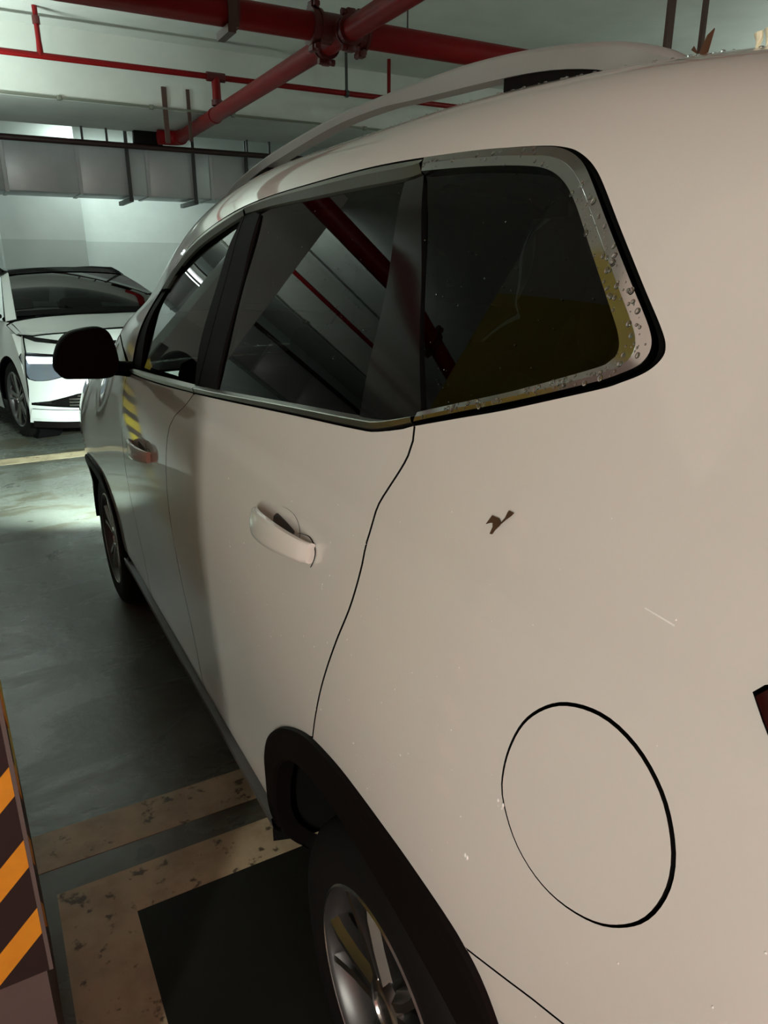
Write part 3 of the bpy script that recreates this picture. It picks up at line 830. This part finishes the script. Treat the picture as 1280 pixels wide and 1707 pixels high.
# dark inner shell behind all gaps, with the window openings left free
win1 = sm([(.675, 1.125), (.56, 1.16), (.48, 1.20), (.475, 1.23), (.53, 1.31), (.60, 1.375), (.66, 1.395), (.84, 1.40), (.80, 1.30), (.74, 1.19)], .02, True)
win2 = [(.90, 1.395), (1.465, 1.39), (1.445, 1.04), (.85, 1.09)]
win3 = [(1.615, 1.36), (1.93, 1.31), (2.05, 1.275), (2.15, 1.16), (2.15, 1.0), (1.63, 1.02), (1.66, 1.2)]
shell = [(-.10, .12), (.37, .12), (.37, .40), (.45, .56), (.60, .605), (.85, .59), (1.05, .46), (1.16, .30), (1.19, .12), (2.85, .12), (2.87, .40), (2.94, .56), (3.08, .605), (3.33, .59), (3.53, .46), (3.64, .30), (3.67, .12), (4.04, .15), (4.04, 1.02), (3.3, 1.075), (2.56, 1.08), (2.5, 1.29), (2.2, 1.59), (2.05, 1.62), (.12, 1.62), (.0, 1.42), (-.10, 1.1)]
left.append(panel('inner_shell', shell, M['void'], car, [win1, win2, win3], off=.016, step=.04, flange=0))
# roof rail
RT = [(2.29, 1.612), (2.20, 1.636), (2.03, 1.662), (1.853, 1.681), (1.542, 1.701), (1.333, 1.704), (1.096, 1.701), (.966, 1.693), (.868, 1.682), (.779, 1.667), (.719, 1.653), (.66, 1.632), (.61, 1.605)]
RB = [(2.27, 1.595), (2.20, 1.606), (2.03, 1.637), (1.853, 1.656), (1.542, 1.681), (1.333, 1.683), (1.22, 1.676), (.98, 1.662), (.868, 1.652), (.779, 1.636), (.719, 1.618), (.66, 1.60), (.61, 1.585)]
rt = np.array(sm(RT, .03)); rbm = np.array(sm(RB, .03)); nr = 60
def rs(L):
    d = np.r_[0, np.cumsum(np.linalg.norm(np.diff(L, axis=0), axis=1))]; t = np.linspace(0, d[-1], nr); return np.stack([np.interp(t, d, L[:, 0]), np.interp(t, d, L[:, 1])], -1)
rt, rbm = rs(rt), rs(rbm); V = []; F = []
for (y, z), (yb, zb) in zip(rt, rbm):
    for x, yy, zz in ((.732, yb, zb), (.728, y, z - .008), (.733, y, z - .002), (.742, y, z), (.756, y, z - .002), (.762, y, z - .009), (.764, yb, zb)):
        V.append((x, yy, zz))
for i in range(nr - 1):
    for k in range(7):
        F.append([i * 7 + k, i * 7 + (k + 1) % 7, (i + 1) * 7 + (k + 1) % 7, (i + 1) * 7 + k])
me = mesh_from('roof_rail', V, F, True); bm = bmesh.new(); bm.from_mesh(me); bmesh.ops.recalc_face_normals(bm, faces=bm.faces); bm.to_mesh(me); bm.free(); me.set_sharp_from_angle(angle=math.radians(50))
rail = new_obj('roof_rail', me, M['alu'], car)
rail['label'] = 'arched satin silver roof rail'
def rail_foot(ys, zt, zb):
    b = MB(); V2 = [(.736, y, z) for y, z in zip(ys, zt)] + [(.736, y, z) for y, z in zip(ys[::-1], zb[::-1])]
    b.prism(V2, (.03, 0, 0)); return b.build('rail_foot', M['black'], rail, 0)
rail_foot([.965, .93, .866, .80, .755, .70], [1.666, 1.663, 1.654, 1.641, 1.630, 1.615], [1.60] * 6)
rail_foot([2.24, 2.1, 2.03, 1.95], [1.606, 1.626, 1.638, 1.647], [1.56] * 4)
left.append(rail)

# mirror
mir = thing_mirror = None
MOUT = sm([(86, 609), (90, 590), (101, 568), (117, 554), (140, 548), (162, 546), (176, 552), (185, 570), (190, 602), (187, 618), (178, 628), (160, 631), (120, 629), (100, 627), (91, 619)], 5, True)
MOUT = [((u - 140) * .00193, (592 - v) * .00193) for u, v in MOUT]
MOUT = [(a * .87, b_ * .88) for a, b_ in MOUT]
mc = Vector((.2735, 2.30, 1.163)); mb = MB(); rings = []
for dy, k_s in [(.085, .95), (.078, 1.0), (.04, 1.0), (-.01, .95), (-.05, .80), (-.075, .60), (-.085, .42)]:
    rings.append([mb.bm.verts.new(mc + Vector((a * k_s, -dy, b_ * k_s))) for a, b_ in MOUT])
nk = len(MOUT)
for A, B in zip(rings, rings[1:]):
    for k in range(nk):
        mb.bm.faces.new((A[k], A[(k + 1) % nk], B[(k + 1) % nk], B[k]))
mb.bm.faces.new(rings[0]); mb.bm.faces.new(rings[-1])
mho = mb.build('side_mirror', M['black'], fdr, 40)
MB().prism([mc + Vector((a * .86, -.0855, b_ * .84)) for a, b_ in MOUT], (0, -.0015, 0)).build('mirror_glass', M['black'], fdr, 0)  # black material stands in for the dark reflection in the glass
MB().tube([(.335, 2.30, 1.120), (.37, 2.285, 1.115), (.40, 2.27, 1.112), (.44, 2.25, 1.108)], [.024, .022, .024, .030], 14).build('mirror_arm', M['black'], fdr)

for o in list(left) :
    mirror_copy(o, car)


# ---- wheels
def wheel(parent, c, R, Wd, sgn, rim_r, ang0, style='twin', name='wheel'):
    """outer face towards -x for sgn=1"""
    w = MB(); prof = [(rim_r - .012, .012), (rim_r, .0), (rim_r + .03, -.004), (R - .05, -.006), (R - .022, .004), (R - .006, .020), (R, .045)]
    for k in range(4):
        a = .045 + (Wd - .09) * (k + .35) / 4.0
        prof += [(R, a), (R - .009, a + .002), (R - .009, a + .010), (R, a + .012)]
    prof += [(R, Wd - .045), (R - .02, Wd - .004), (rim_r, Wd)]
    w.lathe([(r, sgn * a) for r, a in prof], c, 'X', 64)
    o = w.build(name, M['rubber'], parent, 35)
    b = MB(); b.lathe([(r, sgn * a) for r, a in [(rim_r + .004, .004), (rim_r - .006, -.001), (rim_r - .014, .006), (rim_r - .022, .04), (rim_r - .03, Wd - .04)]], c, 'X', 64)
    b.build('rim_barrel', M['rimdark'], o, 40)
    lp = MB(); lp.lathe([(r, sgn * a) for r, a in [(rim_r + .003, .003), (rim_r - .004, -.0025), (rim_r - .010, .004), (rim_r - .014, .012)]], c, 'X', 64)
    lp.build('rim_lip', M['rim'], o, 40)
    MB().lathe([(r, sgn * a) for r, a in [(rim_r - .02, .10), (.02, .10), (.001, .10)]], c, 'X', 40).build('brake_disc', M['rimdark'], o, 30)
    MB().lathe([(r, sgn * a) for r, a in [(.062, .06), (.060, .024), (.048, .015), (.032, .012), (.03, .016), (.001, .016)]], c, 'X', 32).build('hub_cap', M['rim'], o, 40)
    C = Vector(c)
    for k in range(5):
        for s2 in (-1, 1):
            a = math.radians(ang0 + 72 * k); sb = MB()
            d = Vector((0, math.cos(a), math.sin(a))); t = Vector((0, -math.sin(a), math.cos(a))); n = Vector((sgn, 0, 0))
            r0, r1 = .045, rim_r - .008; V = []
            for r, w0, w1, dep in ((r0, .002, .030, .016), (r0 + .4 * (r1 - r0), .008, .034, .012), (r0 + .75 * (r1 - r0), .020, .046, .008), (r1, .034, .062, .007)):
                p = C + d * r
                V.append([p + t * s2 * w0 + n * (dep + .022), p + t * s2 * w0 + n * dep, p + t * s2 * (w0 + w1) / 2 + n * (dep - .001), p + t * s2 * w1 + n * (dep + .012), p + t * s2 * w1 + n * (dep + .03)])
            vv = [[sb.bm.verts.new(q) for q in row] for row in V]
            for A, B in zip(vv, vv[1:]):
                for i in range(4):
                    sb.bm.faces.new((A[i], A[i + 1], B[i + 1], B[i]))
            so = sb.build('spoke', M['rim'], o, 20)
    return o


for cy, ang in ((.745, 63), (3.245, 20)):
    wheel(car, (.400, cy, .25), .31, .22, 1, .205, ang)
    wheel(car, (2.54 - .400, cy, .25), .31, .22, -1, .205, ang)


# ---- tail, nose, inside
def lerp_panel(name, y, ws, bulge, mat, parent):
    rows = []
    for w in ws:
        p = S.P(np.array([[y, w]]))[0]; row = []
        for t in np.linspace(0, 1, 17):
            row.append((p[0] + (2 * CXC - 2 * p[0]) * t, p[1] + bulge * (1 - (2 * t - 1) ** 2), p[2]))
        rows.append(row)
    V = [q for r in rows for q in r]; n = 17
    F = [[i * n + j, i * n + j + 1, (i + 1) * n + j + 1, (i + 1) * n + j] for i in range(len(rows) - 1) for j in range(n - 1)]
    return new_obj(name, mesh_from(name, V, F, True), mat, parent)


tg = lerp_panel('tailgate', -.12, np.linspace(.62, 1.25, 10), -.05, M['paint'], car)
panel('rear_glass', [(.0, 1.43), (.10, 1.55), (.13, 1.63), (.13, 2.18), (.0, 2.18), (-.085, 2.18), (-.085, 1.25)], M['glass'], car, step=.05, mirror=CXC, flange=.004, off=.01)
lerp_panel('rear_bumper_centre', -.12, np.linspace(.06, .62, 8), -.07, M['paint'], car)
lerp_panel('front_bumper', 4.05, np.linspace(.06, .80, 9), .10, M['paint'], car)
lerp_panel('grille', 4.05, np.linspace(.80, 1.06, 5), .10, M['black'], car)
for s in (0, 1):
    x0 = .66 if s == 0 else 1.88
    MB().box(x0 - .12, x0 + .12, 4.07, 4.13, .66, .76, .02).build('headlamp', M['lamp'], car)
MB().box(1.27 - .60, 1.27 + .60, -.19, -.165, 1.03, 1.09, .008).build('tail_light_bar', M['redlit'], car)
MB().box(.60, .80, -.225, -.185, .49, .55, .01).build('added_red_lamp', M['redlit'], car)  # low red lamp added to throw pink light on the rear panel
# cabin: floor, seats, dashboard
MB().box(.50, 2.04, .25, 2.6, .42, .50).build('cabin_floor', M['void'], car, 0)
MB().box(.60, 1.94, 2.30, 2.60, .85, 1.10, .05).build('dashboard', M['seat'], car)
def seat(x, y, w, hd=1):
    so = MB().box(x - w / 2, x + w / 2, y, y + .50, .52, .74, .05).build('car_seat', M['seat'], car)
    b = MB(); b.box(x - w / 2 + .01, x + w / 2 - .01, -.06, .06, -.05, .62, .05); o = b.build('seat_back', M['seat'], so); o.location = (0, y - .02, .68); o.rotation_euler = (math.radians(16), 0, 0)
    for hx in ([x] if hd == 1 else [x - w * .32, x + w * .32]):
        h = MB().box(hx - .13, hx + .13, -.045, .045, -.0, .18, .04).build('headrest', M['seat'], so); h.location = (0, y - .20, 1.27); h.rotation_euler = (math.radians(12), 0, 0)
for sx in (.86, 1.68):
    seat(sx, 1.72, .50)
seat(1.27, .95, 1.30, 2)
# ---- water drops, on the chrome surround, the glass edges and along the roof edge
def drops(spec):
    V = []; F = []
    ico = bmesh.new(); bmesh.ops.create_icosphere(ico, subdivisions=2, radius=1)
    iv = np.array([tuple(v.co) for v in ico.verts]); jf = [[v.index for v in f.verts] for f in ico.faces]; ico.free()
    for q, h, r, el in spec:
        Q = np.array([q]); p = S.P(Q)[0]; n = S.N(Q)[0]; t = np.cross(n, (0, 1, 0)); t /= np.linalg.norm(t); b_ = np.cross(n, t)
        b = len(V)
        for v in iv:
            V.append(p + n * (h + max(-.2, v[2]) * r * .45) + t * v[0] * r * el + b_ * v[1] * r)
        F += [[i + b for i in f] for f in jf]
    return V, F
rnd = random.Random(3); spec = []
c0, c2 = np.array(CQ0), np.array(CQ2)
def along(L, t):
    d = np.r_[0, np.cumsum(np.linalg.norm(np.diff(L, axis=0), axis=1))]; return np.array([np.interp(t * d[-1], d, L[:, 0]), np.interp(t * d[-1], d, L[:, 1])])
for i in range(210):
    t = rnd.random(); t = t if rnd.random() < .3 else .06 + .55 * rnd.random(); s_ = rnd.uniform(.1, .92)
    q = along(c0, t) * (1 - s_) + along(c2, t) * s_
    h = np.interp(s_, [0, .04, .45, .47, .94, 1], [-.004, .0052, .0057, .0054, .0046, -.009])
    spec.append((tuple(q), h, rnd.choice([.0007, .0009, .0012, .0016, .0022, .0028]), rnd.uniform(1, 1.35)))
for i in range(150):     # beads on the glass
    y = rnd.uniform(.5, 1.45); w = rnd.uniform(1.12, 1.39)
    spec.append(((y, w), -.006, rnd.choice([.0005, .0007, .0010]), 1.0))
for i in range(170):     # beads standing along the edge of the roof
    y = rnd.uniform(.42, 1.6); spec.append(((y, rnd.gauss(1.63, .025)), .0005, rnd.uniform(.0012, .0030), 1.0))
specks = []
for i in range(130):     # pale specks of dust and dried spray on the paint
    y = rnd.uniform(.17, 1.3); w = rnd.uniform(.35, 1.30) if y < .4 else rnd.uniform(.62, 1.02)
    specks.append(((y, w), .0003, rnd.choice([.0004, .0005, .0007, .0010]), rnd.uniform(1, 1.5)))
for cy_, cw_, n_ in ((.366, .868, 9), (.406, .795, 4), (.432, .768, 3), (.47, .68, 3), (2.0, .80, 4)):      # white spots painted as glints, mostly by the fuel door
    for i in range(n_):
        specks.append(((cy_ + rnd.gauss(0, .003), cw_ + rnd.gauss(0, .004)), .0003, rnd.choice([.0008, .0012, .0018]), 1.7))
V, F = drops(spec)
wdp = new_obj('water_drops', mesh_from('water_drops', V, F, True), M['water'], car); wdp['kind'] = 'stuff'
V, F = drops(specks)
spk = new_obj('dust_and_glint_specks', mesh_from('dust_and_glint_specks', V, F, True), M['scratch_glint'], car); spk['kind'] = 'stuff'  # dust and painted glints share one pale white


# leaves and petals stuck to the wet paint
def flat_on_car(name, polys, label, cat, mat, lift=.0015, thick=.001, stand=None):
    V = []; F = []
    for poly in polys:
        q = np.array(poly, float); n = S.N(q); p = S.P(q) + n * lift; b = len(V); k = len(q)
        V += list(p) + list(p + n * thick)
        F.append([b + k + i for i in range(k)]); F.append([b + i for i in range(k)][::-1])
        F += [[b + i, b + (i + 1) % k, b + k + (i + 1) % k, b + k + i] for i in range(k)]
    me = mesh_from(name, V, F, False); bm = bmesh.new(); bm.from_mesh(me); bmesh.ops.recalc_face_normals(bm, faces=bm.faces); bm.to_mesh(me); bm.free()
    return tag(new_obj(name, me, mat), label, cat)


flat_on_car('dry_leaf', [[(.523 + (a - .523) * .86, 1.03 + (b - 1.03) * .86) for a, b in [(.5365, 1.022), (.530, 1.034), (.518, 1.034), (.513, 1.030), (.509, 1.036), (.506, 1.038), (.501, 1.042), (.498, 1.046), (.506, 1.0465), (.5075, 1.044), (.506, 1.042), (.509, 1.0375), (.512, 1.0315), (.515, 1.026), (.520, 1.020), (.523, 1.014), (.5265, 1.0135), (.5245, 1.022), (.526, 1.0265), (.531, 1.025)]]],
            'small torn brown leaf stuck to the white panel below the quarter window', 'leaf', M['leaf'])
p = S.P(np.array([[.637, 1.655]]))[0]
lf = MB(); lf.prism([(0, 0, 0), (.012, -.002, .002), (.026, .004, .030), (.016, .004, .022)], (.0, .0012, .0008)); lf.prism([(0, 0, .0), (-.012, .0, .003), (-.006, .002, .008)], (0, .001, .001))
o = lf.build('dry_leaf', M['leaf'], None, 0); o.location = (p[0], p[1], p[2] + .001); tag(o, 'dry brown leaf standing on the roof edge at the rear end of the roof rail', 'leaf')
strip('paint_scratch', [(.345, 1.010), (.318, 1.006)], [(.345, 1.0112), (.318, 1.0075)], [(0, .0003), (.5, .0006), (1, .0003)], M['scratch_glint'], car, 8)
for k, (y, w) in enumerate([(.560, 1.648), (.550, 1.650)]):
    p = S.P(np.array([[y, w]]))[0]; b = MB(); b.tube([(0, 0, -.004), (.001, 0, .008), (.0, .001, .014 + .003 * k)], [.0030, .0038, .0046], 10)
    o = b.build('pale_petal', M['petal'], None); o.location = (p[0], p[1], p[2]); tag(o, ['pale yellow petal on the roof edge, the shorter of two', 'pale yellow petal on the roof edge, the taller of two'][k], 'petal', 'petals on the roof')

# ------------------------------------------------------------------ parked white crossover facing the camera (own axes: +x its right, +y its nose)
wc = thing('white_crossover', 'white crossover with a black windscreen facing the camera from the opposite bay, its bumper glaring', 'car', (1.10, 7.43, FLOOR), rotz=-(math.pi - .2269))
def nose_y(z): return .87 - np.where(z > .47, .95 * (z - .47) ** 2, .55 * (z - .47) ** 2)
FAS = Field(lambda q: np.stack([q[:, 0], nose_y(q[:, 1]) - .42 * np.clip(np.abs(q[:, 0]) / .9, 0, 1.1) ** 3.4, q[:, 1]], -1), flip=False)
HOOD = Field(lambda q: np.stack([q[:, 0], q[:, 1], .955 + (.70 - q[:, 1]) * .165 - .10 * np.abs(q[:, 0] / .9) ** 3], -1))
def side_x(z): return .90 - .10 * np.clip((z - .55) / .5, 0, 2) ** 2 - .05 * np.clip((.45 - z) / .3, 0, 1) ** 2
SIDE = Field(lambda q: np.stack([side_x(q[:, 1]) - .02 * np.clip((q[:, 0] + 2.2) / -1.4, 0, 1) ** 2, q[:, 0], q[:, 1]], -1), flip=True)
def sym(L): return L + [(-x, z) for x, z in L[::-1]]
top_edge = [(.0, .945), (.4, .945), (.7, .94), (.86, .93)]
head_r = sm([(.88, .775), (.70, .77), (.52, .765), (.54, .70), (.60, .635), (.72, .585), (.80, .565), (.875, .575), (.885, .67)], .03, True)
head_l = [(-x, z) for x, z in head_r]
strip_p = sym([(.0, .838), (.3, .840), (.60, .848), (.78, .872), (.868, .918), (.855, .935), (.76, .905), (.6, .876), (.3, .866), (0, .864)][:5]) 
strip_o = [(.868, .918), (.78, .872), (.60, .848), (.3, .840), (-.3, .840), (-.60, .848), (-.78, .872), (-.868, .918), (-.855, .935), (-.76, .905), (-.6, .876), (-.3, .866), (.3, .866), (.6, .876), (.76, .905), (.855, .935)]
grl = [(.885, .355), (.60, .335), (-.60, .335), (-.885, .355), (-.885, .375), (-.78, .395), (-.60, .455), (-.40, .49), (.40, .49), (.60, .455), (.78, .395), (.885, .375)]
bump = [(.90, .20), (.90, .66), (.895, .93)] + [(.7, .948), (.4, .955), (-.4, .955), (-.7, .948)] + [(-.895, .93), (-.90, .66), (-.90, .20), (-.6, .19), (.6, .19)]
panel('front_bumper', bump, M['paint2'], wc, [grow(head_r, .006), grow(head_l, .006), grl, strip_o], surf=FAS, step=.045)
panel('front_backing', [(.89, .22), (.88, .90), (-.88, .90), (-.89, .22)], M['void'], wc, surf=FAS, off=.05, step=.06, flange=0)
panel('light_strip', strip_o, M['blackgloss'], wc, surf=FAS, off=-.004, step=.03)
for h in (head_r, head_l):
    hl = panel('headlamp', h, M['lampglass'], wc, surf=FAS, off=.006, step=.03)
    sg = 1 if h is head_r else -1
    panel('lamp_unit', [(sg * x, z) for x, z in [(.865, .755), (.62, .75), (.63, .705), (.86, .70)]], M['lamp'], hl, surf=FAS, off=.001, step=.03)
    panel('lamp_brow', [(sg * x, z) for x, z in [(.878, .775), (.53, .765), (.53, .757), (.876, .764)]], M['black'], hl, surf=FAS, off=-.002, step=.03)
panel('lower_grille', grl, M['blackgloss'], wc, surf=FAS, off=.03, step=.04)
for k in range(5):
    z = .350 + .026 * k
    xm = .66 if k < 3 else .60 - .06 * (k - 3)
    panel('grille_slat', [(xm, z), (xm, z + .013), (-xm, z + .013), (-xm, z)], M['chrome'], wc, surf=FAS, off=.012, step=.05, flange=.012)
panel('bumper_lip', [(.89, .245), (.88, .325), (.6, .318), (-.6, .318), (-.88, .325), (-.89, .245), (-.6, .235), (.6, .235)], M['paint2'], wc, surf=FAS, off=-.018, step=.05, flange=.02)
panel('air_dam', [(.88, .16), (.88, .215), (-.88, .215), (-.88, .16)], M['black'], wc, surf=FAS, off=-.004, step=.06, flange=.02)
hp = [(.88, .34), (.80, .50), (.6, .625), (.3, .665), (-.3, .665), (-.6, .625), (-.80, .50), (-.88, .34), (-.86, .02), (-.78, -.02), (-.4, .07), (0, .10), (.4, .07), (.78, -.02), (.86, .02)]
panel('hood', hp, M['paint2'], wc, surf=HOOD, step=.05)
def archp(yc, r=.385): return [(yc + r * math.cos(t), .34 + r * math.sin(t)) for t in np.linspace(math.pi, 0, 22)]
sidep = [(-3.62, .30), (-3.25, .22)] + archp(-2.75) + [(-2.30, .20), (-.45, .20)] + archp(0)[0:] + [(.43, .22), (.47, .5), (.47, .80), (.36, .93), (.02, 1.00), (-1.2, 1.03), (-2.6, 1.04), (-3.55, 1.02), (-3.66, .8)]
sp2 = panel('body_side', sidep, M['paint2'], wc, surf=SIDE, step=.05)
mirror_copy(sp2, wc, 0)
def ruled(name, A, B, mat, n=8, parent=wc, crown=0.):
    A = np.array(A, float); B = np.array(B, float); V = []; k = len(A)
    for t in np.linspace(0, 1, n):
        r = A + (B - A) * t; r[:, 2] += crown * math.sin(math.pi * t); V += list(r)
    F = [[i * k + j, i * k + j + 1, (i + 1) * k + j + 1, (i + 1) * k + j] for i in range(n - 1) for j in range(k - 1)]
    return new_obj(name, mesh_from(name, V, F, True), mat, parent)
xs = np.linspace(-1, 1, 15)
wb = [(x * .745, .06 - .12 * x * x, 1.045 + .015 * (1 - x * x)) for x in xs]
wt = [(x * .545, -.74 - .07 * x * x, 1.44 - .03 * x * x) for x in xs]
ruled('windscreen', wb, wt, M['glassw'], 10, crown=.03)
lerp3 = lambda a, b, t: tuple(a[i] + (b[i] - a[i]) * t for i in range(3))
fr1 = ruled('windscreen_border', [lerp3(a, b, -.005) for a, b in zip(wb, wt)], [lerp3(a, b, .10) for a, b in zip(wb, wt)], M['void'], 3); fr1.location = (0, .012, .012)
ruled('windscreen_header', [lerp3(a, b, .93) for a, b in zip(wb, wt)], [(x * .535, -.80 - .07 * x * x, 1.455 - .03 * x * x) for x in xs], M['blackgloss'], 3).location = (0, .006, .012)
ruled('roof', [(x * .55, -.78 - .07 * x * x, 1.452 - .03 * x * x) for x in xs], [(x * .52, -2.9, 1.40 - .03 * x * x) for x in xs], M['blackgloss'], 10, crown=.03)
ruled('rear_glass', [(x * .52, -2.9, 1.40 - .03 * x * x) for x in xs], [(x * .70, -3.60, 1.03) for x in xs], M['glass'], 6)
ruled('tailgate', [(x * .86, -3.64 - .05 * (1 - x * x), 1.02) for x in xs], [(x * .86, -3.62 - .06 * (1 - x * x), .25) for x in xs], M['paint2'], 6)
for sx in (1, -1):
    pil = ruled('windscreen_pillar', [(sx * .75, -.06, 1.03), (sx * .545, -.81, 1.415), (sx * .52, -1.0, 1.43)], [(sx * .83, -.10, 1.01), (sx * .60, -.86, 1.385), (sx * .585, -1.02, 1.395)], M['paint2'] if sx == 1 else M['black'], 4)
    ruled('side_window', [(sx * .83, -.14, 1.01), (sx * .84, -1.2, 1.03), (sx * .83, -2.4, 1.04), (sx * .80, -3.2, 1.05)], [(sx * .61, -.84, 1.375), (sx * .585, -1.25, 1.40), (sx * .575, -2.2, 1.39), (sx * .58, -2.75, 1.34)], M['glass'], 4)
    ruled('roof_side', [(sx * .60, -.84, 1.39), (sx * .585, -1.25, 1.405), (sx * .575, -2.2, 1.395), (sx * .62, -3.2, 1.20)], [(sx * .54, -.82, 1.43), (sx * .54, -1.25, 1.44), (sx * .52, -2.3, 1.42), (sx * .53, -2.95, 1.38)], M['black'], 3)
    rl = MB().tube([(sx * .56, -.92, 1.425), (sx * .56, -1.05, 1.452), (sx * .555, -1.6, 1.462), (sx * .55, -2.3, 1.45), (sx * .55, -2.5, 1.42)], .014, 10).build('roof_rail', M['black'], wc)
    m = MB(); m.box(sx * 1.0 - .10, sx * 1.0 + .10, -.30, -.18, 1.02, 1.15, .04); mo = m.build('side_mirror', M['blackgloss'], wc)
    MB().box(min(sx * .82, sx * .93), max(sx * .82, sx * .93), -.27, -.21, 1.03, 1.07, .015).build('mirror_arm', M['black'], mo)
    # wheels
    for yc in (0, -2.75):
        wheel(wc, (sx * .87, yc, .34), .34, .23, -sx, .245, 30)
    wb_ = MB(); 
    for yc in (0, -2.75):
        b = MB(); b.cyl((sx * .60, yc, .36), (sx * .80, yc, .36), .40, n=32); b.build('wheel_well', M['void'], wc)
MB().box(-.78, .78, -3.4, .35, .24, .55).build('underbody', M['void'], wc, 0)
MB().box(-.70, .70, -.25, .0, .86, 1.01, .04).build('dashboard', M['seat'], wc)
for sx in (-.37, .37):
    so = MB().box(sx - .24, sx + .24, -1.55, -1.05, .5, .65, .05); so.box(sx - .23, sx + .23, -1.62, -1.48, .6, 1.14, .05); so.box(sx - .12, sx + .12, -1.64, -1.54, 1.16, 1.32, .04); so.build('car_seat', M['strip'], wc)
MB().box(-.13, .13, -.66, -.62, 1.30, 1.37, .015).build('rear_view_mirror', M['black'], wc)
